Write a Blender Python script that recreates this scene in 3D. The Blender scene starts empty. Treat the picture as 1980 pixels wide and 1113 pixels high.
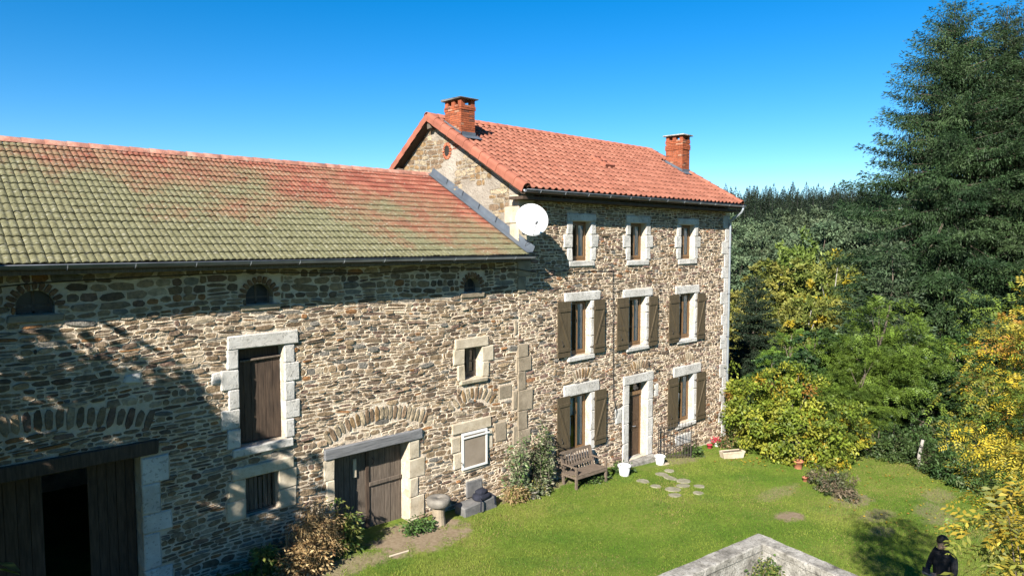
import bpy, bmesh, math, random
import numpy as np
from mathutils import Vector, Matrix

R = random.Random(7)
NR = np.random.default_rng(7)
S = bpy.context.scene
COL = S.collection
PI = math.pi

# ------------------------------------------------------------------ camera, sky, sun, exposure
CAMZ = 7.4
F_PX, CXP, CYP = 1320.0, 990.0, 556.5
PITCH = math.atan(88.5 / F_PX)
TH = math.atan(1410 / (F_PX / math.cos(PITCH)))
_h = Vector((math.cos(TH), math.sin(TH), 0)); _r = Vector((math.sin(TH), -math.cos(TH), 0)); _z = Vector((0, 0, 1))
_f = _h * math.cos(PITCH) - _z * math.sin(PITCH); _u = _h * math.sin(PITCH) + _z * math.cos(PITCH)
CAM = Vector((0, 0, CAMZ))
cd = bpy.data.cameras.new('camera'); cam = bpy.data.objects.new('camera', cd); COL.objects.link(cam)
cd.sensor_width = 36; cd.lens = F_PX / 1980 * 36; cd.clip_end = 3000; cd.clip_start = .05
cam.matrix_world = Matrix(((_r.x, _u.x, -_f.x, 0), (_r.y, _u.y, -_f.y, 0), (_r.z, _u.z, -_f.z, CAMZ), (0, 0, 0, 1)))
S.camera = cam

SUN_DIR = Vector((1.25, .6, -.86)).normalized()
SUN_EL = math.asin(-SUN_DIR.z)
w = bpy.data.worlds.new('World'); S.world = w; w.use_nodes = True
nt = w.node_tree; bg = nt.nodes['Background']
sky = nt.nodes.new('ShaderNodeTexSky'); sky.sky_type = 'NISHITA'; sky.sun_disc = False
sky.sun_elevation = SUN_EL; sky.sun_rotation = math.atan2(-SUN_DIR.x, -SUN_DIR.y)
sky.altitude = 900; sky.air_density = 1.0; sky.dust_density = 0.0; sky.ozone_density = 4.0
hs = nt.nodes.new('ShaderNodeHueSaturation'); hs.inputs['Saturation'].default_value = 1.39; hs.inputs['Hue'].default_value = .499
nt.links.new(sky.outputs[0], hs.inputs['Color']); nt.links.new(hs.outputs[0], bg.inputs[0])
bg.inputs[1].default_value = .05
sd = bpy.data.lights.new('sun', 'SUN'); sun = bpy.data.objects.new('sun', sd); COL.objects.link(sun)
sd.energy = 5.0; sd.angle = math.radians(.5); sd.color = (1, .93, .82)
sun.rotation_euler = SUN_DIR.to_track_quat('-Z', 'Y').to_euler(); sun.location = (-20, -10, 40)
S.view_settings.view_transform = 'Standard'; S.view_settings.look = 'None'
S.view_settings.exposure = 1.75; S.view_settings.gamma = 1; S.view_settings.use_curve_mapping = False
S.render.engine = 'CYCLES'
S.cycles.use_denoising = True
S.cycles.max_bounces = 6; S.cycles.transparent_max_bounces = 8

def ray(px, py): return _f + _r * ((px - CXP) / F_PX) + _u * ((CYP - py) / F_PX)
def at_ground(px, py, it=8):
    z = .4
    for _ in range(it):
        d = ray(px, py); p = CAM + d * ((z - CAMZ) / d.z); z = gz(p.x, p.y)
    return Vector((p.x, p.y, z))
def at_depth(px, py, depth):
    return CAM + ray(px, py) * depth
def proj(p):
    q = Vector(p) - CAM; c = q.dot(_f)
    return CXP + F_PX * q.dot(_r) / c, CYP - F_PX * q.dot(_u) / c, c

# ------------------------------------------------------------------ materials
def nodes(name):
    m = bpy.data.materials.new(name); m.use_nodes = True
    t = m.node_tree; return m, t, t.nodes['Principled BSDF']
def N(t, kind, **kw):
    n = t.nodes.new(kind)
    for k, v in kw.items():
        if k in n.inputs: n.inputs[k].default_value = v
        else: setattr(n, k, v)
    return n
def rgb(c): return (c[0], c[1], c[2], 1)
def noise(t, co, scale, detail=5, rough=.6):
    n = N(t, 'ShaderNodeTexNoise'); n.inputs['Scale'].default_value = scale; n.inputs['Detail'].default_value = detail
    n.inputs['Roughness'].default_value = rough; t.links.new(co, n.inputs['Vector']); return n.outputs['Fac']
def ramp(t, fac, stops):
    n = N(t, 'ShaderNodeValToRGB'); e = n.color_ramp.elements
    while len(e) < len(stops): e.new(.5)
    for i, (p, c) in enumerate(stops): e[i].position = p; e[i].color = rgb(c)
    t.links.new(fac, n.inputs[0]); return n.outputs[0]
def mixc(t, fac, a, b, mode='MIX'):
    n = N(t, 'ShaderNodeMix'); n.data_type = 'RGBA'; n.blend_type = mode
    for s, v in ((0, fac), (6, a), (7, b)):
        if hasattr(v, 'is_linked') or isinstance(v, bpy.types.NodeSocket): t.links.new(v, n.inputs[s])
        else: n.inputs[s].default_value = v if s == 0 else rgb(v)
    return n.outputs[2]
def math_(t, op, a, b=None, clamp=False):
    n = N(t, 'ShaderNodeMath'); n.operation = op; n.use_clamp = clamp
    for s, v in ((0, a), (1, b)):
        if v is None: continue
        if isinstance(v, bpy.types.NodeSocket): t.links.new(v, n.inputs[s])
        else: n.inputs[s].default_value = v
    return n.outputs[0]
def position(t, stretch=None):
    o = N(t, 'ShaderNodeNewGeometry').outputs['Position']
    if stretch:
        m = N(t, 'ShaderNodeVectorMath'); m.operation = 'MULTIPLY'; t.links.new(o, m.inputs[0]); m.inputs[1].default_value = stretch; o = m.outputs[0]
    return o
def bump(t, b, h, strength, dist=.02):
    n = N(t, 'ShaderNodeBump'); n.inputs['Strength'].default_value = strength; n.inputs['Distance'].default_value = dist
    t.links.new(h, n.inputs['Height']); t.links.new(n.outputs[0], b.inputs['Normal'])
MATS = {}
ALB = .70     # darkens the swatches below evenly so the exposure can sit higher
def M(name, c1, c2, scale=4, rough=.85, bs=.4, bscale=40, attr=False, spec=.25, metal=0, stretch=None, dist=.02, c3=None, spots=.0, objrand=0):
    """two-tone noisy surface with fine relief; attr multiplies in the per-piece colour"""
    m, t, b = nodes(name); co = position(t, stretch)
    f = noise(t, co, scale, 6, .65)
    c = ramp(t, f, [(.32, c1), (.68, c2)] if c3 is None else [(.3, c1), (.5, c2), (.7, c3)])
    c = mixc(t, 1.0, c, (ALB, ALB, ALB), 'MULTIPLY')
    if attr:
        a = N(t, 'ShaderNodeAttribute'); a.attribute_name = 'Col'
        c = mixc(t, 1.0, a.outputs['Color'], c, 'MULTIPLY')
    if objrand:
        oi = N(t, 'ShaderNodeObjectInfo'); hv = N(t, 'ShaderNodeHueSaturation'); t.links.new(c, hv.inputs['Color'])
        t.links.new(math_(t, 'MULTIPLY_ADD', oi.outputs['Random'], objrand), hv.inputs['Value'])
        hv.inputs['Value'].default_value = 1
        mm = math_(t, 'ADD', math_(t, 'MULTIPLY', oi.outputs['Random'], objrand), 1 - objrand / 2); t.links.new(mm, hv.inputs['Value']); c = hv.outputs[0]
    if spots:
        sp = noise(t, co, scale * 7, 2, .5); k = math_(t, 'GREATER_THAN', sp, .62); k = math_(t, 'MULTIPLY', k, spots); c = mixc(t, k, c, (.05, .05, .045))
    t.links.new(c, b.inputs['Base Color']); b.inputs['Roughness'].default_value = rough
    b.inputs['Specular IOR Level'].default_value = spec; b.inputs['Metallic'].default_value = metal
    if bs: bump(t, b, noise(t, co, bscale, 5, .7), bs, dist)
    MATS[name] = m; return m
M('stone', (.58, .57, .56), (1.32, 1.28, 1.2), 11, .95, 1.0, 22, attr=True, dist=.07, spec=.15)
M('mortar', (.55, .45, .35), (.86, .745, .60), 2.2, .95, 1.0, 20, dist=.08)
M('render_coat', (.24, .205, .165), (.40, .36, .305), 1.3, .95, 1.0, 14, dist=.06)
M('dressed', (.40, .385, .355), (.64, .625, .60), 2.3, .92, .7, 34, spots=.35, dist=.03)
M('dressed_tan', (.21, .17, .12), (.38, .315, .235), 3, .9, .6, 40, spots=.15)
M('dressed_warm', (.38, .315, .225), (.60, .525, .41), 3, .9, .6, 40, spots=.2)
M('dark_wood', (.035, .024, .018), (.10, .068, .048), 5, .8, .5, 30, stretch=(6, 6, .6))
M('grey_wood', (.075, .058, .045), (.18, .145, .115), 5, .85, .5, 30, stretch=(6, 6, .6))
M('beam_wood', (.10, .102, .108), (.26, .265, .28), 4, .85, .7, 30, stretch=(.5, 7, 7))
M('frame_wood', (.14, .078, .034), (.23, .13, .058), 5, .5, .15, 30, stretch=(6, 6, .6), spec=.4)
M('shutter_paint', (.066, .050, .030), (.100, .077, .047), 4, .6, .15, 50, stretch=(4, 4, .7))
M('door_paint', (.06, .036, .022), (.095, .058, .034), 4, .55, .15, 50, stretch=(4, 4, .7))
M('zinc', (.30, .34, .39), (.44, .48, .53), 3, .42, .05, 20, metal=.55, spec=.5)
M('gutter_zinc', (.09, .10, .12), (.16, .18, .21), 3, .45, .05, 20, metal=.4, spec=.5)
M('iron', (.035, .032, .03), (.07, .055, .045), 8, .7, .3, 60)
M('flash_lead', (.10, .12, .15), (.17, .20, .24), 2, .5, .1, 20, metal=.35)
M('white_plastic', (.72, .72, .70), (.80, .80, .78), 3, .45, .05, 40, spec=.4)
M('dish_paint', (.66, .67, .68), (.82, .83, .84), 2.5, .45, .05, 40, spec=.4, spots=.25)
M('screen_mesh', (.20, .16, .12), (.29, .24, .19), 2, .8, .1, 120)
M('slate', (.10, .10, .10), (.20, .195, .19), 4, .85, .5, 30)
M('millstone', (.13, .12, .105), (.27, .25, .22), 5, .9, .6, 40)
M('concrete', (.09, .082, .068), (.33, .315, .285), 3.4, .95, 1.0, 18, dist=.04, c3=(.50, .485, .455), spots=.6)
M('brick', (.75, .75, .75), (1.2, 1.15, 1.1), 6, .85, .5, 60, attr=True)
M('brick_mortar', (.24, .12, .08), (.34, .20, .145), 6, .9, .3, 50)
M('terracotta', (.25, .085, .055), (.34, .125, .08), 3, .75, .3, 40, objrand=.25)
M('old_ridge', (.15, .075, .06), (.30, .135, .10), 5, .9, .5, 40, c3=(.36, .24, .19), objrand=.3)
M('pot_clay', (.36, .13, .07), (.47, .20, .12), 5, .8, .2, 40)
M('curtain', (.75, .75, .76), (.86, .86, .87), 8, .9, .1, 60)
M('navy_cloth', (.010, .012, .022), (.025, .028, .045), 9, .9, .4, 50)
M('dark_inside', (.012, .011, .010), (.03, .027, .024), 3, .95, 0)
M('bark', (.07, .055, .042), (.19, .155, .12), 5, .9, .8, 30, stretch=(3, 3, .7))
M('pale_bark', (.20, .19, .17), (.42, .40, .36), 4, .9, .6, 30, stretch=(2, 2, 1))
M('soil_stone', (.20, .19, .12), (.34, .32, .24), 5, .95, .6, 40)
M('bench_wood', (.10, .075, .055), (.20, .155, .12), 6, .8, .4, 40, stretch=(1, 5, 5))
M('stick', (.40, .34, .25), (.55, .48, .37), 6, .8, .3, 40)
M('old_glass', (.012, .014, .018), (.03, .033, .038), 6, .35, .1, 30, spec=.3)
M('skin', (.36, .22, .16), (.45, .29, .21), 8, .6, .05, 60)
M('hair', (.012, .010, .009), (.03, .024, .02), 20, .7, .3, 60)
M('jacket', (.012, .012, .015), (.03, .03, .035), 9, .9, .4, 30)
M('jeans', (.02, .025, .04), (.045, .055, .08), 9, .9, .4, 40)
M('phone', (.12, .12, .125), (.2, .2, .2), 9, .4, 0)
M('flower_red', (.30, .025, .035), (.42, .06, .08), 20, .7, 0)
M('straw', (.30, .20, .10), (.46, .33, .17), 8, .9, .2, 40)

def leafmat(name, trans=.35, rough=.55, spec=.3):
    m, t, b = nodes(name); a = N(t, 'ShaderNodeAttribute'); a.attribute_name = 'Col'
    oi = N(t, 'ShaderNodeObjectInfo'); hv = N(t, 'ShaderNodeHueSaturation'); t.links.new(a.outputs['Color'], hv.inputs['Color'])
    t.links.new(math_(t, 'ADD', math_(t, 'MULTIPLY', oi.outputs['Random'], .35 * ALB), .82 * ALB), hv.inputs['Value'])
    t.links.new(math_(t, 'ADD', math_(t, 'MULTIPLY', oi.outputs['Random'], .02), .49), hv.inputs['Hue'])
    t.links.new(hv.outputs[0], b.inputs['Base Color']); b.inputs['Roughness'].default_value = rough; b.inputs['Specular IOR Level'].default_value = spec
    tr = N(t, 'ShaderNodeBsdfTranslucent'); t.links.new(hv.outputs[0], tr.inputs[0])
    mx = N(t, 'ShaderNodeMixShader'); mx.inputs[0].default_value = trans
    t.links.new(b.outputs[0], mx.inputs[1]); t.links.new(tr.outputs[0], mx.inputs[2])
    t.links.new(mx.outputs[0], t.nodes['Material Output'].inputs[0]); MATS[name] = m
leafmat('leaf'); leafmat('needle', .12, .6, .2); leafmat('grass_blade', .45, .7, .1)

def glass():
    m, t, b = nodes('glass'); t.nodes.remove(b)
    tr = N(t, 'ShaderNodeBsdfTransparent'); tr.inputs[0].default_value = (.8, .84, .84, 1)
    g = N(t, 'ShaderNodeBsdfGlossy'); g.inputs['Roughness'].default_value = .03
    fr = N(t, 'ShaderNodeFresnel'); fr.inputs[0].default_value = 1.5
    mx = N(t, 'ShaderNodeMixShader'); t.links.new(math_(t, 'ADD', fr.outputs[0], .04), mx.inputs[0]); t.links.new(tr.outputs[0], mx.inputs[1]); t.links.new(g.outputs[0], mx.inputs[2])
    t.links.new(mx.outputs[0], t.nodes['Material Output'].inputs[0]); MATS['glass'] = m
glass()

def rnd_piece(t):
    a = N(t, 'ShaderNodeAttribute'); a.attribute_name = 'rnd'; oi = N(t, 'ShaderNodeObjectInfo')
    return math_(t, 'FRACT', math_(t, 'ADD', a.outputs['Fac'], oi.outputs['Random']))
def tile_mats():
    # barn: red clay overgrown by yellow-green moss, more towards the eaves, with grey lichen spots
    m, t, b = nodes('mossy_tile'); co = position(t); rd = rnd_piece(t)
    clay = ramp(t, rd, [(0, (.20, .062, .042)), (.6, (.265, .088, .058)), (1, (.31, .12, .08))])
    fine = noise(t, co, 9, 6, .7)
    moss = ramp(t, fine, [(.25, (.080, .086, .043)), (.5, (.143, .151, .082)), (.75, (.225, .23, .145))])
    z = N(t, 'ShaderNodeSeparateXYZ'); t.links.new(co, z.inputs[0])
    hgt = math_(t, 'MULTIPLY', math_(t, 'SUBTRACT', 8.95, z.outputs['Z']), .52)
    east = math_(t, 'MULTIPLY', math_(t, 'SUBTRACT', 7.5, z.outputs['X']), .085)
    big = math_(t, 'MULTIPLY', math_(t, 'SUBTRACT', noise(t, co, .7, 4, .6), .5), 2.2)
    k = math_(t, 'ADD', math_(t, 'ADD', hgt, east), math_(t, 'ADD', big, math_(t, 'MULTIPLY', math_(t, 'SUBTRACT', rd, .5), .22)))
    k = math_(t, 'ADD', k, math_(t, 'MULTIPLY', math_(t, 'SUBTRACT', fine, .5), 1.2))
    k = math_(t, 'ADD', k, .28)
    km = N(t, 'ShaderNodeMapRange'); km.inputs[1].default_value = .0; km.inputs[2].default_value = .95; t.links.new(k, km.inputs[0])
    kk = math_(t, 'MULTIPLY', km.outputs[0], .93)
    c = mixc(t, kk, clay, moss)
    li = noise(t, co, 16, 3, .5); l2 = N(t, 'ShaderNodeMapRange'); l2.inputs[1].default_value = .60; l2.inputs[2].default_value = .68; t.links.new(li, l2.inputs[0])
    c = mixc(t, math_(t, 'MULTIPLY', l2.outputs[0], .55), c, (.36, .35, .29))
    dk = noise(t, co, 5, 3, .5); d2 = N(t, 'ShaderNodeMapRange'); d2.inputs[1].default_value = .66; d2.inputs[2].default_value = .74; t.links.new(dk, d2.inputs[0])
    c = mixc(t, math_(t, 'MULTIPLY', d2.outputs[0], .5), c, (.09, .085, .06))
    c = mixc(t, 1.0, c, (ALB, ALB, ALB), 'MULTIPLY'); t.links.new(c, b.inputs['Base Color']); b.inputs['Roughness'].default_value = .9; b.inputs['Specular IOR Level'].default_value = .2
    bump(t, b, noise(t, co, 45, 5, .7), .6, .02); MATS['mossy_tile'] = m
    m, t, b = nodes('clay_tile'); co = position(t); rd = rnd_piece(t)
    c = ramp(t, rd, [(0, (.225, .080, .050)), (.5, (.265, .096, .060)), (1, (.31, .122, .08))])
    f = noise(t, co, 3, 6, .7); c = mixc(t, 1.0, c, ramp(t, f, [(.25, (.76, .75, .74)), (.7, (1.06, 1.06, 1.06))]), 'MULTIPLY')
    li = noise(t, co, 14, 3, .5); l2 = N(t, 'ShaderNodeMapRange'); l2.inputs[1].default_value = .68; l2.inputs[2].default_value = .74; t.links.new(li, l2.inputs[0])
    c = mixc(t, math_(t, 'MULTIPLY', l2.outputs[0], .35), c, (.5, .42, .33))
    c = mixc(t, 1.0, c, (ALB, ALB, ALB), 'MULTIPLY'); t.links.new(c, b.inputs['Base Color']); b.inputs['Roughness'].default_value = .75; b.inputs['Specular IOR Level'].default_value = .3
    bump(t, b, noise(t, co, 50, 4, .6), .25, .01); MATS['clay_tile'] = m
tile_mats()

# ------------------------------------------------------------------ mesh helpers
class MB:
    def __init__(s): s.v = []; s.f = []; s.c = []; s.col = None
    def add(s, verts, faces, col=None):
        o = len(s.v); s.v.extend(verts); s.f.extend([tuple(i + o for i in f) for f in faces])
        s.c.extend(col if isinstance(col, list) else [col or s.col or (1, 1, 1)] * len(verts)); return s
    def box(s, x0, x1, y0, y1, z0, z1, col=None, j=0, bev=0):
        if bev:
            b = min(bev, (x1 - x0) * .45, (y1 - y0) * .45, (z1 - z0) * .45); vs = []
            X = (x0, x1); Y = (y0, y1); Z = (z0, z1)
            idx = {}
            for i in (0, 1):
                for k in (0, 1):
                    for l in (0, 1):
                        sx, sy, sz = (1 - 2 * i) * b, (1 - 2 * k) * b, (1 - 2 * l) * b
                        jx, jy, jz = (R.uniform(-j, j) for _ in range(3)) if j else (0, 0, 0)
                        for q, p in enumerate(((X[i] + jx, Y[k] + sy + jy, Z[l] + sz + jz), (X[i] + sx + jx, Y[k] + jy, Z[l] + sz + jz), (X[i] + sx + jx, Y[k] + sy + jy, Z[l] + jz))):
                            idx[(i, k, l, q)] = len(vs); vs.append(p)
            g = lambda i, k, l, q: idx[(i, k, l, q)]
            fs = []
            for i in (0, 1): fs.append([g(i, 0, 0, 0), g(i, 0, 1, 0), g(i, 1, 1, 0), g(i, 1, 0, 0)][::(1 if i == 0 else -1)])
            for k in (0, 1): fs.append([g(0, k, 0, 1), g(1, k, 0, 1), g(1, k, 1, 1), g(0, k, 1, 1)][::(1 if k == 0 else -1)])
            for l in (0, 1): fs.append([g(0, 0, l, 2), g(0, 1, l, 2), g(1, 1, l, 2), g(1, 0, l, 2)][::(1 if l == 0 else -1)])
            for k in (0, 1):
                for l in (0, 1): fs.append([g(0, k, l, 1), g(0, k, l, 2), g(1, k, l, 2), g(1, k, l, 1)])
            for i in (0, 1):
                for l in (0, 1): fs.append([g(i, 0, l, 0), g(i, 0, l, 2), g(i, 1, l, 2), g(i, 1, l, 0)])
                for k in (0, 1): fs.append([g(i, k, 0, 0), g(i, k, 0, 1), g(i, k, 1, 1), g(i, k, 1, 0)])
                for k in (0, 1):
                    for l in (0, 1): fs.append([g(i, k, l, 0), g(i, k, l, 1), g(i, k, l, 2)])
            return s.add(vs, fs, col)
        vs = [(x + R.uniform(-j, j), y + R.uniform(-j, j), z + R.uniform(-j, j)) for z in (z0, z1) for y in (y0, y1) for x in (x0, x1)]
        return s.add(vs, [(0, 2, 3, 1), (4, 5, 7, 6), (0, 1, 5, 4), (2, 6, 7, 3), (0, 4, 6, 2), (1, 3, 7, 5)], col)
    def bar(s, a, b, w, h=None, col=None, up=(0, 0, 1)):
        h = h or w; a = Vector(a); b = Vector(b); d = (b - a).normalized(); u = Vector(up)
        if abs(d.dot(u)) > .98: u = Vector((0, 1, 0))
        r = d.cross(u).normalized() * w / 2; u = r.cross(d).normalized() * h / 2
        vs = [tuple(p + r * i + u * k) for p in (a, b) for i, k in ((-1, -1), (1, -1), (1, 1), (-1, 1))]
        return s.add(vs, [(0, 3, 2, 1), (4, 5, 6, 7), (0, 1, 5, 4), (1, 2, 6, 5), (2, 3, 7, 6), (3, 0, 4, 7)], col)
    def tube(s, pts, rad, n=7, cap=True, col=None):
        pts = [Vector(p) for p in pts]; rad = rad if isinstance(rad, (list, tuple)) else [rad] * len(pts)
        vs = []; fs = []
        d0 = (pts[1] - pts[0]).normalized(); u = d0.orthogonal().normalized()
        for i, p in enumerate(pts):
            d = ((pts[min(i + 1, len(pts) - 1)] - pts[max(i - 1, 0)])).normalized()
            u = (u - d * u.dot(d)); u = u.normalized() if u.length > 1e-6 else d.orthogonal().normalized(); q = d.cross(u)
            for k in range(n):
                a = 2 * PI * k / n; vs.append(tuple(p + (u * math.cos(a) + q * math.sin(a)) * rad[i]))
        for i in range(len(pts) - 1):
            for k in range(n): fs.append((i * n + k, i * n + (k + 1) % n, (i + 1) * n + (k + 1) % n, (i + 1) * n + k))
        if cap: fs.append(tuple(range(n))[::-1]); fs.append(tuple((len(pts) - 1) * n + k for k in range(n)))
        return s.add(vs, fs, col)
    def lathe(s, c, prof, n=20, col=None, close=True):
        vs = [(c[0] + r * math.cos(2 * PI * k / n), c[1] + r * math.sin(2 * PI * k / n), c[2] + z) for r, z in prof for k in range(n)]
        fs = [(i * n + k, i * n + (k + 1) % n, (i + 1) * n + (k + 1) % n, (i + 1) * n + k) for i in range(len(prof) - 1) for k in range(n)]
        if close: fs.append(tuple(range(n))[::-1]); fs.append(tuple((len(prof) - 1) * n + k for k in range(n)))
        return s.add(vs, fs, col)
    def pane(s, x0, x1, y, z0, z1): return s.add([(x0, y, z0), (x1, y, z0), (x1, y, z1), (x0, y, z1)], [(0, 1, 2, 3)])
    def xform(s, m): s.v = [tuple(m @ Vector(p)) for p in s.v]; return s
    def mesh(s, name, attr=True):
        me = bpy.data.meshes.new(name); me.from_pydata(s.v, [], s.f)
        if attr and s.v:
            ca = me.color_attributes.new('Col', 'FLOAT_COLOR', 'POINT'); a = np.ones((len(s.v), 4), np.float32); a[:, :3] = np.array(s.c, np.float32); ca.data.foreach_set('color', a.ravel())
        me.update(); return me
    def build(s, name, mat, parent=None, smooth=False): return link(name, s.mesh(name), mat, parent, smooth)
def link(name, me, mat, parent=None, smooth=False):
    if mat and not me.materials: me.materials.append(MATS[mat] if isinstance(mat, str) else mat)
    o = bpy.data.objects.new(name, me); COL.objects.link(o)
    if smooth: me.polygons.foreach_set('use_smooth', [True] * len(me.polygons))
    if parent is not None: put(o, parent)
    return o
def put(o, parent):
    o.parent = parent
    if parent.get('_world'): o.matrix_parent_inverse = Matrix.Translation(-parent.location)
def np_mesh(name, v, f, c=None):
    me = bpy.data.meshes.new(name); nv = len(v); nf = len(f); k = f.shape[1]
    me.vertices.add(nv); me.vertices.foreach_set('co', np.asarray(v, np.float32).ravel())
    me.loops.add(nf * k); me.loops.foreach_set('vertex_index', np.asarray(f, np.int32).ravel())
    me.polygons.add(nf); me.polygons.foreach_set('loop_start', np.arange(nf, dtype=np.int32) * k); me.polygons.foreach_set('loop_total', np.full(nf, k, np.int32))
    if c is not None:
        ca = me.color_attributes.new('Col', 'FLOAT_COLOR', 'POINT'); a = np.ones((nv, 4), np.float32); a[:, :3] = c; ca.data.foreach_set('color', a.ravel())
    me.update(calc_edges=True); return me
def thing(name, label, cat, loc=(0, 0, 0), group=None, world=True, rz=0, scale=1):
    o = bpy.data.objects.new(name, None); COL.objects.link(o); o.location = loc; o.empty_display_size = .2
    o.rotation_euler.z = rz; o.scale = (scale,) * 3 if not isinstance(scale, (tuple, list)) else scale
    tag(o, label, cat, group)
    if world: o['_world'] = 1
    return o
def tag(o, label, cat, group=None):
    o['label'] = label; o['category'] = cat
    if group: o['group'] = group
    return o
def structure(o): o['kind'] = 'structure'; return o
def stuff(o): o['kind'] = 'stuff'; return o
def copy_tree(o, parent=None):
    c = o.copy(); COL.objects.link(c)
    if parent: c.parent = parent; c.matrix_parent_inverse = o.matrix_parent_inverse
    for ch in list(o.children): copy_tree(ch, c)
    return c

# ------------------------------------------------------------------ terrain
def sstep(a, b, x):
    t = min(1, max(0, (x - a) / (b - a))); return t * t * (3 - 2 * t)
_gx = [-50, 2, 5, 8, 12, 15, 17.6, 21, 24.5, 30]; _gzv = [1.2, 1.05, 1.0, .92, .76, .6, .34, .1, -.1, -.4]
def gz(x, y):
    b = float(np.interp(x, _gx, _gzv)) - .03 * min(12, max(0, 13 - y))
    b += .03 * math.sin(x * .9 + 1.3) * math.sin(y * .8) * (1 if y < 12 else 0)
    if x > 22:
        r = math.hypot(x - 20, y - 8); k = sstep(25, 34, x)
        far = -5.5 * sstep(5, 45, r) + 19.5 * sstep(75, 290, r)
        b = b * (1 - k) + k * (b * .2 + far)
    return b
def ground():
    xs = np.unique(np.concatenate([np.arange(-6, 34, .25), np.linspace(-700, -6, 24), np.arange(34, 120, 3.), np.linspace(120, 900, 60)]))
    ys = np.unique(np.concatenate([np.arange(-4, 16, .25), np.linspace(-700, -4, 40), np.arange(16, 90, 3.), np.linspace(90, 900, 50)]))
    v = np.array([(x, y, gz(x, y)) for y in ys for x in xs]); nx = len(xs); ny = len(ys)
    i, j = np.meshgrid(np.arange(nx - 1), np.arange(ny - 1)); a = (j * nx + i).ravel()
    me = np_mesh('ground', v, np.stack([a, a + 1, a + nx + 1, a + nx], 1)); me.polygons.foreach_set('use_smooth', [True] * len(me.polygons))
    m, t, b = nodes('ground'); co = position(t)
    f = noise(t, co, .45, 6, .65); f2 = noise(t, co, 14, 5, .7)
    g = ramp(t, f, [(.32, (.085, .155, .02)), (.5, (.15, .215, .034)), (.68, (.25, .255, .07))])
    g = mixc(t, 1.0, g, ramp(t, f2, [(.25, (.55, .55, .5)), (.75, (1.25, 1.25, 1.2))]), 'MULTIPLY')
    # bare earth: trodden spots measured on the lawn
    sx = N(t, 'ShaderNodeSeparateXYZ'); t.links.new(co, sx.inputs[0]); k = None
    for (x, y, rx, ry, s) in BARE:
        dx = math_(t, 'MULTIPLY', math_(t, 'SUBTRACT', sx.outputs[0], x), 1 / rx); dy = math_(t, 'MULTIPLY', math_(t, 'SUBTRACT', sx.outputs[1], y), 1 / ry)
        d = math_(t, 'ADD', math_(t, 'MULTIPLY', dx, dx), math_(t, 'MULTIPLY', dy, dy))
        e = math_(t, 'SUBTRACT', 1.35, math_(t, 'ADD', d, math_(t, 'MULTIPLY', math_(t, 'SUBTRACT', noise(t, co, 2.6, 6, .75), .5), 4.0)))
        mr = N(t, 'ShaderNodeMapRange'); mr.inputs[1].default_value = .1; mr.inputs[2].default_value = .8; t.links.new(e, mr.inputs[0])
        e = math_(t, 'MULTIPLY', mr.outputs[0], s); k = e if k is None else math_(t, 'MAXIMUM', k, e)
    soil = ramp(t, f2, [(.25, (.17, .12, .075)), (.75, (.36, .29, .20))])
    c = mixc(t, k, g, soil)
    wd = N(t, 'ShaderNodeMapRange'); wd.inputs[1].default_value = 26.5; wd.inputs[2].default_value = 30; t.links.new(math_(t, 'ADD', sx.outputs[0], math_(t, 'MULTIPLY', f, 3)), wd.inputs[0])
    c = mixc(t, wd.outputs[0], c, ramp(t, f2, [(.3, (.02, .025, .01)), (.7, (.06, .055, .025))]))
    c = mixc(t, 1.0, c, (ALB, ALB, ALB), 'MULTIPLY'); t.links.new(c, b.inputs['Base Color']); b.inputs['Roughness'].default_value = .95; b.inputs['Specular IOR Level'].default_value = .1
    bump(t, b, noise(t, co, 40, 4, .7), .8, .03)
    structure(link('ground', me, m))
# bare spots: x, y, rx, ry, strength
BARE = [(8.6, 12.2, 1.3, .75, 1), (6.2, 12.0, 1.6, .5, .8), (17.3, 7.75, .55, .33, 1), (19.0, 8.9, 1.2, .3, .5), (20.4, 7.4, .9, .5, .75), (19.6, 6.4, .9, .35, .6), (21.0, 5.3, .8, .4, .55),
        (21.6, 5.7, .9, .35, .5), (23.2, 5.9, .9, .4, .5), (12.4, 12.75, 2.2, .25, .8), (19.3, 12.4, 1.2, .4, .7), (22.4, 3.9, 1.5, .6, .6), (18.4, 5.9, .6, .25, .5)]
ground()

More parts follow.
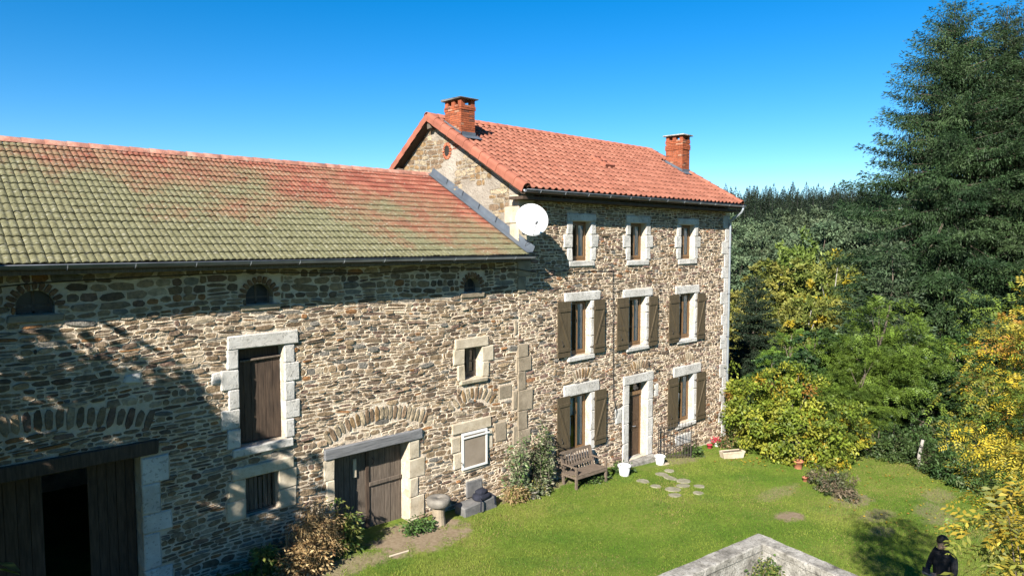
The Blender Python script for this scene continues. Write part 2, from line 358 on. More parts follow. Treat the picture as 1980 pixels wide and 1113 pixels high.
# ------------------------------------------------------------------ masonry
FY = 13.0                     # facade plane
def front(a, b, out): return (a, FY - out, b)
GX = 12.42                    # gable wall plane (house end standing above the barn roof)
def gable(a, b, out): return (GX - out, a, b)
def stone_geo(cx, cz, w, h, rot, p, mp, n=9, sq=4.5):
    """an irregular rounded stone bedded in the wall; returns verts, faces"""
    ca, sa = math.cos(rot), math.sin(rot); ph = R.uniform(0, 2 * PI / n); o = []
    for k in range(n):
        a = ph + 2 * PI * k / n; c, s = math.cos(a), math.sin(a)
        rr = (abs(c) ** sq + abs(s) ** sq) ** (-1 / sq) * R.uniform(.84, 1.05)
        o.append((c * rr * w / 2, s * rr * h / 2))
    tx, tz = R.uniform(-.35, .35) * p, R.uniform(-.6, .6) * p
    vs = []
    for sc, ou, jit in ((1.0, -.03, 0), (.99, p * .45, .08), (.86, p, .25)):
        for (x, z) in o:
            q = 1 + R.uniform(-jit, jit) * .35; X, Z = x * sc * q, z * sc * q
            u = ou + ((tx * X / w + tz * Z / h) * 1.6 + R.uniform(-.12, .12) * p if ou > 0 else 0)
            vs.append(mp(cx + X * ca - Z * sa, cz + X * sa + Z * ca, max(u, -.03)))
    vs.append(mp(cx, cz, p * R.uniform(.95, 1.2)))
    fs = []
    for r in (0, 1):
        for k in range(n): fs.append((r * n + k, r * n + (k + 1) % n, (r + 1) * n + (k + 1) % n, (r + 1) * n + k))
    for k in range(n): fs.append((2 * n + k, 2 * n + (k + 1) % n, 3 * n))
    return vs, fs
def bedded_stone(cx, cz, w, h, rot, p, mp, col, n=9, sq=4.5):
    """a stone set back in a raised bed of pale pointing; returns verts, faces, colours"""
    ca, sa = math.cos(rot), math.sin(rot); ph = R.uniform(0, 2 * PI / n); o = []
    for k in range(n):
        a = ph + 2 * PI * k / n; c, s = math.cos(a), math.sin(a)
        rr = (abs(c) ** sq + abs(s) ** sq) ** (-1 / sq) * R.uniform(.86, 1.06); o.append((c * rr, s * rr))
    q = R.uniform(.002, .018); mk = R.uniform(.85, 1.1); mort = (.86 * mk, .735 * mk, .585 * mk); bw = R.uniform(.001, .009); tz = R.uniform(-.9, .9) * p; tx = R.uniform(-.5, .5) * p
    vs = []; cs = []
    def ring(grow, outs, c):
        for i, (x, z) in enumerate(o):
            X, Z = x * (w / 2 + grow), z * (h / 2 + grow); vs.append(mp(cx + X * ca - Z * sa, cz + X * sa + Z * ca, outs(x, z))); cs.append(c)
    js = [R.uniform(.5, 1.25) for _ in o]; it = iter(js)
    ring(.014, lambda x, z: -.004, mort); ring(.002, lambda x, z: q * next(it), mort)
    st = [max(.0, p * .35 + tz * z * .5 + tx * x * .5 + R.uniform(-.002, .002)) for x, z in o]; i2 = iter(st); i3 = iter(st)
    ring(-bw, lambda x, z: next(i2), mort); ring(-bw, lambda x, z: next(i3), col)
    vs.append(mp(cx + R.uniform(-.15, .15) * w, cz + R.uniform(-.12, .12) * h, p * R.uniform(.8, 1.3))); cs.append(col)
    fs = [(r * n + k, r * n + (k + 1) % n, (r + 1) * n + (k + 1) % n, (r + 1) * n + k) for r in (0, 1) for k in range(n)] + [(3 * n + k, 3 * n + (k + 1) % n, 4 * n) for k in range(n)]
    return vs, fs, cs
BROWN = [(.19, .14, .095), (.26, .195, .13), (.14, .105, .08), (.32, .245, .165), (.23, .175, .125), (.18, .14, .105), (.28, .215, .155)]
def stone_col(kind):
    q = R.random()
    if kind == 'barn': c = (.29, .155, .075) if q < .035 else (.20, .19, .175) if q < .12 else (.38, .32, .245) if q < .20 else (.19, .13, .105) if q < .27 else R.choice(BROWN)
    elif kind == 'house': c = (.28, .15, .085) if q < .05 else (.18, .17, .16) if q < .11 else (.38, .32, .25) if q < .18 else (.22, .15, .125) if q < .38 else R.choice(BROWN)
    else: c = (.25, .17, .095) if q < .3 else (.33, .275, .20) if q < .7 else (.20, .145, .10)
    k = R.uniform(.95, 1.48); return (c[0] * k, c[1] * k, c[2] * k)
def warp(x, z): return .045 * math.sin(x * .62 + z * .8) + .03 * math.sin(x * 1.7 - z * 1.3 + 2) + .012 * math.sin(x * 5.1 + z * 7)
def warp_t(x, z): return .045 * .62 * math.cos(x * .62 + z * .8) + .051 * math.cos(x * 1.7 - z * 1.3 + 2)
def rubble(x0, x1, z0, z1, blocked, mp, kind, hr, wr, keep=None, pr=(.004, .026), ztop=None):
    """roughly coursed rubble: list of (verts, faces, colour, projected size)"""
    out = []; z = z0
    while z < z1:
        big = kind == 'barn' and z > 5.95
        h = R.uniform(*hr) * (1.5 if big else 1) * (1.35 if R.random() < .12 else 1)
        x = x0 - R.uniform(0, .2)
        while x < x1:
            w_ = min(max(R.lognormvariate(math.log((wr[0] + wr[1]) / 2), .42), wr[0] * .6), wr[1] * 1.8) * (1.25 if big else 1)
            cells = [(x, x + w_, z, z + h)]
            if h > hr[0] * 1.4 and R.random() < .24:
                m = z + h * R.uniform(.38, .62); cells = [(x, x + w_, z, m), (x, x + w_, m, z + h)]
            for (a, b, lo, hi) in cells:
                cz = (lo + hi) / 2; cz2 = cz + warp((a + b) / 2, cz)
                for (bx0, bx1, bz0, bz1) in blocked:
                    ov = min(cz2 + (hi - lo) / 2, bz1) - max(cz2 - (hi - lo) / 2, bz0)
                    if ov > .3 * (hi - lo) and b > bx0 and a < bx1:
                        if a < bx0 - .05: b = min(b, bx0 + .005)
                        elif b > bx1 + .05: a = max(a, bx1 - .005)
                        else: b = a
                if a < x0: a = x0
                if b > x1: b = x1
                if b - a < .05: continue
                cx = (a + b) / 2; g = R.uniform(.006, .016)
                if keep and not keep(cx, cz2): continue
                if ztop and cz2 + (hi - lo) / 2 > ztop(cx): continue
                p = R.uniform(*pr); scl = stone_col(kind)
                if R.random() < .38 and kind != 'gable':
                    vs, fs = stone_geo(cx, cz2, b - a - g * .6, hi - lo - g * .7, warp_t(cx, cz) * .8 + R.gauss(0, .06), p * 1.2 + .004, mp); sc_ = [scl] * len(vs)
                else: vs, fs, sc_ = bedded_stone(cx, cz2, b - a - g * .6, hi - lo - g, warp_t(cx, cz) * .8 + R.gauss(0, .05), p, mp, scl)
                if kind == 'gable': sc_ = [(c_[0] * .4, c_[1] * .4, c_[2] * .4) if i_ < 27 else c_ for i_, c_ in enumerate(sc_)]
                px, py, dp = proj(mp(cx, cz2, 0)); sz = (b - a) * (hi - lo) / dp ** 2 if (5 < px < 1975 and 5 < py < 1108) else 0
                out.append((vs, fs, sc_, sz))
            x += w_
        z += h
    return out
def lay(stones, parent, n=300, name='stone', mass='rubble_stones', mat='stone'):
    stones.sort(key=lambda s: -s[3]); mb = MB()
    for i, (vs, fs, c, sz) in enumerate(stones):
        if i < n: MB().add(vs, fs, c).build(name, mat, parent)
        else: mb.add(vs, fs, c)
    if mb.v: stuff(mb.build(mass, mat, parent))
def wall_holes(mb, x0, x1, z0, z1, holes, y0, depth):
    xs = sorted({x0, x1, *[v for h in holes for v in h[:2]]}); zs = sorted({z0, z1, *[v for h in holes for v in h[2:]]})
    for a, b in zip(xs, xs[1:]):
        for c, d in zip(zs, zs[1:]):
            mx, mz = (a + b) / 2, (c + d) / 2
            if any(h[0] < mx < h[1] and h[2] < mz < h[3] for h in holes): continue
            mb.add([(a, y0, c), (b, y0, c), (b, y0, d), (a, y0, d)], [(0, 1, 2, 3)])
            mb.add([(a, y0 + depth, c), (b, y0 + depth, c), (b, y0 + depth, d), (a, y0 + depth, d)], [(3, 2, 1, 0)])
    for (a, b, c, d) in holes:
        y1 = y0 + depth
        mb.add([(a, y0, c), (a, y1, c), (a, y1, d), (a, y0, d)], [(0, 1, 2, 3)]); mb.add([(b, y0, c), (b, y1, c), (b, y1, d), (b, y0, d)], [(3, 2, 1, 0)])
        mb.add([(a, y0, c), (b, y0, c), (b, y1, c), (a, y1, c)], [(0, 1, 2, 3)]); mb.add([(a, y0, d), (b, y0, d), (b, y1, d), (a, y1, d)], [(3, 2, 1, 0)])
def block(x0, x1, z0, z1, name, parent, mat='dressed', out=.05, y1=None, bev=.012, rev=None):
    """a dressed stone: face stands proud of the wall, body runs into the reveal"""
    j = R.uniform(-.006, .006)
    return MB().box(x0 + .003, x1 - .003, FY - out + j, y1 or FY + .16, z0 + .003, z1 - .003, j=.010, bev=bev + .008).build(name, mat, parent)
def surround(a, b, c, d, parent, blocked, lint=None, sill=.16, jw=.24, ears=True, mat='dressed', lintel_h=.26, n=3, sillout=.08, deep=.17):
    """lintel, sill and jamb stones round the opening a..b x c..d"""
    l0, l1 = lint or (a - jw, b + jw)
    block(l0, l1, d, d + lintel_h, 'lintel', parent, mat, .055, FY + deep); blocked.append((l0, l1, d, d + lintel_h))
    if sill:
        block(a - .16, b + .16, c - sill, c, 'sill', parent, mat, sillout, FY + deep); blocked.append((a - .16, b + .16, c - sill, c))
    zs = [c + (d - c) * k / n for k in range(n + 1)]
    for s in (0, 1):
        for k in range(n):
            e = (.10 + R.uniform(0, .06)) if (ears and k % 2 == 1) else R.uniform(-.02, .03)
            wj = jw + e
            x0, x1 = (a - wj, a) if s == 0 else (b, b + wj)
            block(x0, x1, zs[k], zs[k + 1], 'jamb_stone', parent, mat, .045, FY + deep); blocked.append((x0, x1, zs[k], zs[k + 1]))
def fan_arch(cx, z0, half, rise, parent, blocked, kind, n=13, ln=.34, spread=.55):
    out = []
    for k in range(n):
        t = (k + .5) / n * 2 - 1; x = cx + t * half; z = z0 + rise * (1 - t * t) + ln / 2
        vs, fs = stone_geo(x + math.sin(t * spread) * ln * .5, z, 2 * half / n * .86, ln * R.uniform(.85, 1.1), -t * spread, R.uniform(.015, .03), front)
        c = stone_col(kind); MB().add(vs, fs, tuple(v * .95 for v in c)).build('arch_stone', 'stone', parent)
    m = 5
    for k in range(m):
        t0, t1 = (k / m) * 2 - 1, ((k + 1) / m) * 2 - 1; tm = (t0 + t1) / 2
        blocked.append((cx + t0 * half, cx + t1 * half, z0 + rise * (1 - tm * tm), z0 + rise * (1 - tm * tm) + ln))

# ------------------------------------------------------------------ roof tiles
def tile_mesh(name, wd, ln, prof, thick, lift):
    """one clay tile: across profile, lower end lifted over the course below, with a real lower edge"""
    n = len(prof); v = []; f = []
    for y, up in ((0, lift), (ln * .5, lift * .55), (ln, .004)):
        for x, z in prof: v.append((x, y, z + up))
    for x, z in prof: v.append((x, 0, z + lift - thick))
    for x, z in prof: v.append((x, ln * .4, z + lift - thick - .006))
    for k in range(n - 1):
        f += [(k, k + 1, n + k + 1, n + k), (n + k, n + k + 1, 2 * n + k + 1, 2 * n + k), (3 * n + k, 3 * n + k + 1, k + 1, k), (4 * n + k, 4 * n + k + 1, 3 * n + k + 1, 3 * n + k)]
    f += [(0, n, 4 * n, 3 * n), (n - 1, 3 * n + n - 1, 4 * n + n - 1, n + n - 1)]
    me = bpy.data.meshes.new(name); me.from_pydata(v, [], f); me.update(); me.polygons.foreach_set('use_smooth', [True] * (len(f)))
    for p in me.polygons:
        if p.index % 4 == 2: p.use_smooth = False
    return me
def slope_m(x, y, z, ang, rz=0):
    c, s = math.cos(ang), math.sin(ang)
    return Matrix(((1, 0, 0, x), (0, c, -s, y), (0, s, c, z), (0, 0, 0, 1))) @ Matrix.Rotation(rz, 4, 'Z')
def tile_roof(me, mat, parent, spots, ang, n=300, mass='roof_tile_field'):
    """spots: (x, y, z); the n that show largest are objects, the rest one joined field"""
    def size(p):
        px, py, d = proj(p); return 1 / d ** 2 if (0 < px < 1980 and 0 < py < 1113) else 0
    spots = sorted(spots, key=lambda p: -size(p)); me.materials.append(MATS[mat])
    nv = len(me.vertices); co = np.empty(nv * 3, np.float32); me.vertices.foreach_get('co', co); co = co.reshape(-1, 3)
    polys = [tuple(p.vertices) for p in me.polygons]; sm = [p.use_smooth for p in me.polygons]
    V = []; Fc = []; RN = []; SM = []
    for i, p in enumerate(spots):
        m = slope_m(p[0] + R.uniform(-.003, .003), p[1], p[2], ang + R.uniform(-.012, .012), R.gauss(0, .011)) @ Matrix.Translation((0, R.uniform(-.013, .013), R.uniform(0, .006)))
        if i < n:
            o = bpy.data.objects.new('roof_tile', me); COL.objects.link(o); o.parent = parent; o.matrix_local = m
        else:
            a = np.array(m); V.append(co @ a[:3, :3].T + a[:3, 3]); k = (i - n) * nv
            Fc += [tuple(q + k for q in f) for f in polys]; SM += sm; RN += [R.random()] * nv
    if V:
        fm = bpy.data.meshes.new(mass); fm.from_pydata(np.concatenate(V).tolist(), [], Fc); at = fm.attributes.new('rnd', 'FLOAT', 'POINT'); at.data.foreach_set('value', RN)
        fm.polygons.foreach_set('use_smooth', SM); fm.update(); stuff(link(mass, fm, mat, parent))
def half_tile(name, r, ln, h=None, n=8, taper=.9, thick=.014):
    v = []; f = []; h = h or r
    for y, s in ((0, 1), (ln, taper)):
        for k in range(n + 1):
            a = PI * k / n; v.append((y, math.cos(a) * r * s, math.sin(a) * h * s))
    for k in range(n + 1):
        a = PI * k / n; v.append((0, math.cos(a) * (r - thick), math.sin(a) * (h - thick)))
    m = n + 1
    for k in range(n): f += [(k, k + 1, m + k + 1, m + k), (k + 1, k, 2 * m + k, 2 * m + k + 1)]
    me = bpy.data.meshes.new(name); me.from_pydata(v, [], f); me.update(); me.polygons.foreach_set('use_smooth', [True] * len(f)); return me
def gutter(x0, x1, y, z, r, parent, mat):
    n = 10; mb = MB(); v = []; f = []
    for x in (x0, x1):
        for rr in (r, r - .008):
            for k in range(n + 1):
                a = PI + PI * k / n; v.append((x, y + rr * math.cos(a), z + rr * math.sin(a)))
    m = n + 1
    for k in range(n): f += [(k, k + 1, 2 * m + k + 1, 2 * m + k), (m + k + 1, m + k, 3 * m + k, 3 * m + k + 1)]
    f.append(tuple(range(m))); f.append(tuple(range(3 * m - 1, 2 * m - 1, -1)))
    mb.add(v, f); mb.tube([(x0, y - r, z), (x1, y - r, z)], .012, 6)
    g = mb.build('gutter', mat, parent, True)
    k = x0 + .5
    while k < x1:
        b = MB(); pts = [(k, y + (r + .006) * math.cos(PI + PI * q / 6), z + (r + .006) * math.sin(PI + PI * q / 6)) for q in range(7)]
        for a_, b_ in zip(pts, pts[1:]): b.bar(a_, b_, .02, .006, up=(1, 0, 0))
        b.build('gutter_bracket', 'zinc', g); k += .95

# ------------------------------------------------------------------ joinery
def window(a, b, c, d, parent, curtain=True, mat='frame_wood', y=FY + .17, leaves=2, lace=False, bars=0):
    fw = .055; mb = MB(); mb.box(a, a + fw, y, y + .06, c, d); mb.box(b - fw, b, y, y + .06, c, d); mb.box(a + fw, b - fw, y, y + .06, d - fw, d); mb.box(a + fw, b - fw, y, y + .06, c, c + fw * 1.4)
    o = mb.build('window', mat, parent)
    n = leaves; wl = (b - a - 2 * fw) / n; k = .05
    for i in range(n):
        x0 = a + fw + i * wl; x1 = x0 + wl; s = MB(); z0, z1 = c + fw * 1.4, d - fw
        s.box(x0 + .002, x0 + k, y - .015, y + .03, z0, z1); s.box(x1 - k, x1 - .002, y - .015, y + .03, z0, z1); s.box(x0 + k, x1 - k, y - .015, y + .03, z1 - k, z1); s.box(x0 + k, x1 - k, y - .015, y + .03, z0, z0 + k * 1.3)
        for q in range(bars): zz = z0 + (z1 - z0) * (q + 1) / (bars + 1); s.box(x0 + k, x1 - k, y - .005, y + .02, zz - .012, zz + .012)
        s.build('sash', mat, o)
        MB().pane(x0 + k - .004, x1 - k + .004, y + .010, z0 + k * 1.3 - .004, z1 - k + .004).build('pane', 'glass', o)
    if curtain:
        for x0, x1, zb in (((a + b) / 2 + .03, b - .04, c + .05), (a + .04, a + .2 * (b - a), c + .05)) if not lace else ((a + .05, b - .05, c + (d - c) * .62), ((a + b) / 2 + .1, b - .05, c + .05)):
            nn = 26; v = []; f = []
            yy = y + .045 + (.02 if zb > c + .1 else 0)
            for i in range(nn + 1):
                x = x0 + (x1 - x0) * i / nn; oy = yy + .012 * math.sin(i * 1.15) + .004 * math.sin(i * 2.7)
                v += [(x, oy, zb + (.03 * math.sin(i * .8) if lace else 0)), (x, oy, d - .03)]
            for i in range(nn): f.append((2 * i, 2 * i + 2, 2 * i + 3, 2 * i + 1))
            MB().add(v, f).build('curtain', 'curtain', o, True)
    return o
def shutter(x0, x1, z0, z1, side, parent):
    """ledged and braced shutter folded back on the wall; side -1 hinges on its right edge, +1 on its left"""
    y1 = FY - .06; y0 = y1 - .03; n = 4; wd = (x1 - x0) / n
    base = MB().box(x0 + .004, x1 - .004, y0 + .012, y1 - .004, z0 + .004, z1 - .004).build('shutter', 'shutter_paint', parent)
    for k in range(n): MB().box(x0 + k * wd + .003, x0 + (k + 1) * wd - .003, y0, y0 + .02, z0, z1).build('board', 'shutter_paint', base)
    yb = y0 - .022
    for q in (z0 + .2, z1 - .24): MB().box(x0 + .01, x1 - .01, yb, y0 - .001, q - .05, q + .05, bev=.006).build('ledge', 'shutter_paint', base)
    a = Vector((x0 + .05 if side < 0 else x1 - .05, (yb + y0) / 2, z1 - .30)); b = Vector((x1 - .05 if side < 0 else x0 + .05, (yb + y0) / 2, z0 + .26))
    MB().bar(a, b, .02, .065, up=(1, 0, 0)).build('brace', 'shutter_paint', base)
    for q in (z0 + .2, z1 - .24):
        xh = x1 if side < 0 else x0
        MB().tube([(xh, y1 + .0, q - .05), (xh, y1 + .0, q + .05)], .014, 6).bar((xh, y1, q), (xh - side * -.0 + (-.12 if side > 0 else .12), FY - .03, q), .012, .03).build('hinge', 'iron', base)
    if side < 0:
        xl = x0 + .12; zl = z0 + .38
        MB().tube([(xl, y0 - .03, zl + .12), (xl + .03, y0 - .035, zl + .05), (xl + .07, y0 - .035, zl), (xl + .05, y0 - .03, zl - .05)], .010, 5).build('latch', 'iron', base)
def plank_door(x0, x1, z0, z1, y, parent, mat, n, name='door', rail=None, gap=.006):
    base = MB().box(x0 + .01, x1 - .01, y + .032, y + .05, z0 + .01, z1 - .01).build(name, 'dark_inside', parent); wd = (x1 - x0) / n
    for k in range(n):
        j = R.uniform(-.006, .006)
        MB().box(x0 + k * wd + gap / 2, x0 + (k + 1) * wd - gap / 2, y + j, y + .03, z0 + R.uniform(0, .02), z1, bev=.004).build('plank', mat, base)
    for q in rail or (): MB().box(x0 + .01, x1 - .01, y - .045, y - .008, q - .045, q + .045, bev=.006).build('rail', mat, base)
    return base
def arched_light(a, b, c, d, parent, blocked, kind, n=11):
    """small arched opening: voussoirs round the head, a pale sill stone and an old two-light frame"""
    r = (b - a) / 2; cx = (a + b) / 2; zc = d - r
    mb = MB()   # spandrels filling the square hole above the arch, 0.3 m deep
    for s in (-1, 1):
        pts = [(cx + s * r * math.cos(t * PI / 2 / 6), zc + r * math.sin(t * PI / 2 / 6)) for t in range(7)] + [(cx + s * r, d + .001)]
        v = [(x, FY + .004, z) for x, z in pts] + [(x, FY + .3, z) for x, z in pts]; k = len(pts)
        mb.add(v, [tuple(range(k))] + [(i, (i + 1) % k, k + (i + 1) % k, k + i) for i in range(k)])
    mb.build('arch_infill', 'dressed_tan', parent)
    for k in range(n):
        t = PI * (k + .5) / n; x = cx + math.cos(t) * (r + .075); z = zc + math.sin(t) * (r + .075)
        vs, fs = stone_geo(x, z, .15, PI * (r + .07) / n * .84, t, .035, front, 8, 6); cc = R.uniform(.8, 1.2)
        MB().add(vs, fs, (.26 * cc, .16 * cc, .10 * cc)).build('arch_brick', 'stone', parent)
    blocked.append((a - .15, b + .15, zc, d + .15))
    block(a - .12, b + .12, c - .13, c, 'sill', parent, 'dressed_tan', .05); blocked.append((a - .12, b + .12, c - .13, c))
    o = MB().box(a, a + .04, FY + .2, FY + .24, c, d).box(b - .04, b, FY + .2, FY + .24, c, d).box(cx - .02, cx + .02, FY + .2, FY + .24, c, d).box(a + .04, b - .04, FY + .2, FY + .24, c, c + .04).box(a, b, FY + .205, FY + .235, zc - .02, zc + .02).build('window', 'grey_wood', parent)
    for x0, x1 in ((a + .04, cx - .02), (cx + .02, b - .04)): MB().box(x0, x1, FY + .215, FY + .22, c + .04, d).build('pane', 'old_glass', o)
    MB().add([(a - .3, FY + .45, c - .3), (b + .3, FY + .45, c - .3), (b + .3, FY + .45, d + .2), (a - .3, FY + .45, d + .2)], [(0, 1, 2, 3)]).build('dark_loft_sheet', 'dark_inside', o)  # near-black sheet, painted-in darkness of the loft behind the panes

# ------------------------------------------------------------------ the barn
BX0, BX1 = -4.0, GX
B_EAVE, B_RIDGE = (12.47, 7.10), (16.77, 9.42)
def barn():
    B = thing('stone_barn', 'long rubble stone barn with mossy red tiled roof and plank doors, joined to the house', 'barn', (4.5, 17, 1))
    hay = (5.02, 5.92, 3.46, 5.37); small = (10.58, 11.14, 4.0, 4.78); low = (5.10, 5.76, 2.05, 2.84); door = (7.0, 8.9, .3, 2.80); cart = (.2, 3.28, .3, 3.67)
    scr = (10.50, 11.20, 1.82, 2.62)
    arcs = [(1.60, 2.12, 6.26, 6.64), (5.20, 5.75, 6.20, 6.60), (10.58, 11.10, 6.16, 6.52)]
    holes = [hay, small, low, door, cart, scr] + arcs; mb = MB()
    wall_holes(mb, BX0, BX1, -.2, 7.12, holes, FY, .55)
    mb.add([(BX0, FY, -.2), (BX0, 20.6, -.2), (BX0, 20.6, 7.1), (BX0, 16.77, 9.3), (BX0, FY, 7.1)], [(0, 1, 2, 3, 4)])
    mb.add([(BX0, 20.6, -.2), (BX1, 20.6, -.2), (BX1, 20.6, 7.1), (BX0, 20.6, 7.1)], [(0, 1, 2, 3)])
    wall = mb.build('wall', 'mortar', B); bl = list(holes)
    # dressed stone round the openings
    surround(*hay, B, bl, lint=(4.82, 6.23), sill=.17, jw=.22, n=5, lintel_h=.27)
    surround(*small, B, bl, lint=(10.26, 11.36), sill=.12, jw=.24, n=2, mat='dressed_warm')
    surround(*low, B, bl, lint=(4.84, 6.08), sill=0, jw=.36, n=2, mat='dressed_warm', lintel_h=.24, ears=False)
    block(*scr[:1], scr[1], scr[2] - .16, scr[2], 'sill', B, 'dressed_warm'); bl.append((scr[0] - .1, scr[1] + .1, scr[2] - .16, scr[2]))
    block(10.16, 11.44, 2.68, 2.96, 'lintel', B, 'dressed_warm'); bl.append((10.16, 11.44, 2.64, 2.96))
    for x0, x1, z0, z1 in ((10.2, 10.46, 1.8, 2.2), (10.14, 10.44, 2.22, 2.62), (11.24, 11.5, 2.1, 2.6)): block(x0, x1, z0, z1, 'jamb_stone', B, 'dressed_warm', .03); bl.append((x0, x1, z0, z1))
    zq = [.55, .95, 1.45, 1.9, 2.35, 2.80]
    for k in range(5):
        x1 = 8.9 + (.22, .42, .26, .46, .3)[k]; block(8.9, x1, zq[k], zq[k + 1], 'jamb_stone', B, 'dressed_warm', .03, FY + .4); bl.append((8.9, x1, zq[k], zq[k + 1]))
        x0 = 7.0 - (.34, .22, .4, .2, .26)[k]; block(x0, 7.0, zq[k], zq[k + 1], 'jamb_stone', B, 'dressed_warm', .03, FY + .4); bl.append((x0, 7.0, zq[k], zq[k + 1]))
    zq = [.5, 1.05, 1.6, 2.25, 2.6, 3.15, 3.62]
    for k in range(6):
        x1 = 3.28 + (.42, .46, .28, .48, .30, .46)[k]; block(3.28, x1, zq[k], zq[k + 1], 'jamb_stone', B, 'dressed', .035, FY + .45); bl.append((3.28, x1, zq[k], zq[k + 1]))
    MB().box(6.76, 9.26, FY - .07, FY + .35, 2.80, 3.05, j=.012, bev=.02).build('door_beam', 'beam_wood', B); bl.append((6.76, 9.26, 2.78, 3.05))
    MB().box(-.2, 3.56, FY - .08, FY + .4, 3.67, 3.93, j=.012, bev=.02).build('door_beam', 'dark_wood', B); bl.append((-.2, 3.56, 3.66, 3.93))
    for a in arcs: arched_light(*a, B, bl, 'barn')
    fan_arch(8.12, 3.08, 1.25, .34, wall, bl, 'pale', 22, .33, .5); fan_arch(1.75, 4.08, 1.7, .30, wall, bl, 'barn', 24, .36, .35); fan_arch(10.82, 3.18, .62, .28, wall, bl, 'pale', 11, .34, .8)
    # a few big face stones
    for x0, x1, z0, z1, m in ((10.6, 11.15, .96, 1.42, 'slate'), (4.5, 4.75, 4.72, 4.98, 'dressed'), (11.7, 12.2, 3.3, 3.7, 'dressed_tan'), (11.55, 12.0, 2.2, 2.75, 'dressed_tan'), (3.05, 3.35, 4.95, 5.15, 'dressed')):
        block(x0, x1, z0, z1, 'face_stone', wall, m, .03, bev=.03); bl.append((x0, x1, z0, z1))
    for k, (z0, z1) in enumerate(((1.0, 1.55), (1.55, 2.0), (2.0, 2.55), (2.55, 2.95), (2.95, 3.5), (3.5, 3.9), (3.9, 4.4), (4.4, 4.95), (4.95, 5.35))):   # toothing into the house corner
        if k % 2 == 0: x0 = 12.42 - R.uniform(.0, .25); bl.append((x0, 12.42, z0, z1)); block(x0, 12.41, z0, z1, 'face_stone', wall, 'dressed_tan', .03, bev=.03)
    st = rubble(-.3, BX1, .35, 7.0, bl, front, 'barn', (.055, .115), (.11, .33))
    lay(st, wall)
    # doors
    plank_door(5.03, 5.91, 3.48, 5.10, FY + .15, B, 'dark_wood', 6); MB().box(5.03, 5.91, FY + .20, FY + .23, 5.13, 5.36, bev=.004).build('head_panel', 'dark_wood', B)
    MB().box(5.02, 5.92, FY + .5, FY + .52, 3.46, 5.37).build('dark_loft_sheet', 'dark_inside', B)  # near-black sheet standing in for the unlit loft behind the hay door
    MB().tube([(5.10, FY + .12, 5.10), (5.91, FY + .12, 5.13)], .025, 7).build('door_bar', 'grey_wood', B)
    d1 = plank_door(7.12, 7.98, .62, 2.70, FY + .33, B, 'grey_wood', 6); d2 = plank_door(8.0, 8.88, .70, 2.78, FY + .30, B, 'grey_wood', 6, rail=(1.92,))
    MB().box(7.93, 8.01, FY + .27, FY + .30, .62, 2.74).build('rail', 'dark_wood', d1)
    MB().box(7.62, 7.70, FY + .285, FY + .325, 2.16, 2.58, bev=.004).build('notice_plate', 'stick', d1)
    MB().tube([(8.10, FY + .29, 2.52), (8.13, FY + .24, 2.46), (8.10, FY + .24, 2.4), (8.10, FY + .29, 2.36)], .012, 6).build('handle', 'iron', d2)
    plank_door(.3, 1.89, .5, 3.62, FY + .38, B, 'dark_wood', 9); d = plank_door(2.53, 3.26, .5, 3.62, FY + .36, B, 'dark_wood', 5)
    # low barred window: old vertical slats
    o = MB().box(5.10, 5.14, FY + .17, FY + .22, 2.05, 2.84).box(5.72, 5.76, FY + .17, FY + .22, 2.05, 2.84).box(5.14, 5.72, FY + .17, FY + .22, 2.05, 2.09).build('window', 'grey_wood', B)
    for k in range(6): x = 5.16 + k * .094; MB().box(x, x + R.uniform(.05, .085), FY + .20 + R.uniform(0, .02), FY + .225, 2.08, 2.82 - R.uniform(0, .12)).build('slat', 'grey_wood', o)
    window(*small, B, curtain=False, y=FY + .22, leaves=2, bars=1, mat='grey_wood')
    # insect screen in a white frame hung over the low window
    o = MB().box(10.44, 10.49, FY - .085, FY - .05, 1.76, 2.68).box(11.21, 11.26, FY - .085, FY - .05, 1.76, 2.68).box(10.49, 11.21, FY - .085, FY - .05, 2.62, 2.68).box(10.49, 11.21, FY - .085, FY - .05, 1.76, 1.81).build('window_screen', 'white_plastic', B)
    MB().box(10.485, 11.215, FY - .07, FY - .062, 1.80, 2.64).build('screen_cloth', 'screen_mesh', o)
    MB().bar((10.45, FY - .095, 2.56), (11.32, FY - .095, 2.57), .02, .035).build('batten', 'white_plastic', o)
    for x in (10.43, 11.27): MB().tube([(x, FY - .02, 1.95), (x, FY - .10, 1.95), (x, FY - .10, 1.9)], .01, 5).build('hook', 'iron', o)
    # roof
    ang = math.atan2(B_RIDGE[1] - B_EAVE[1], B_RIDGE[0] - B_EAVE[0]); sl = math.hypot(B_RIDGE[0] - B_EAVE[0], B_RIDGE[1] - B_EAVE[1])
    dz = -.075; rf = MB(); ey, ez = B_EAVE; ry, rz = B_RIDGE
    v = [(x, y, z) for x in (BX0 - .2, BX1 - .004) for y, z in ((ey + .04, ez + dz), (ry, rz + dz), (21.0, ez + dz), (21.0, ez + dz - .12), (ry, rz + dz - .12), (ey + .04, ez + dz - .12))]
    rf.add(v, [(0, 1, 7, 6), (1, 2, 8, 7), (3, 4, 10, 9), (4, 5, 11, 10), (5, 0, 6, 11), (2, 3, 9, 8)] + [(5, 4, 1, 0), (4, 3, 2, 1), (6, 7, 10, 11), (7, 8, 9, 10)])
    roof = rf.build('roof', 'grey_wood', B)
    prof = [(x, .022 * abs(math.sin(PI * x / .11)) ** .8) for x in [.214 * k / 14 for k in range(15)]]
    tm = tile_mesh('roof_tile', .22, .37, prof, .016, .034); rows = 17; g = sl / rows; spots = []
    for r_ in range(rows):
        y, z = ey + math.cos(ang) * r_ * g, ez + math.sin(ang) * r_ * g - .045
        x = -2.2 + (0 if r_ % 2 else .11) * 0
        while x < BX1 - .3: spots.append((x, y, z)); x += .22
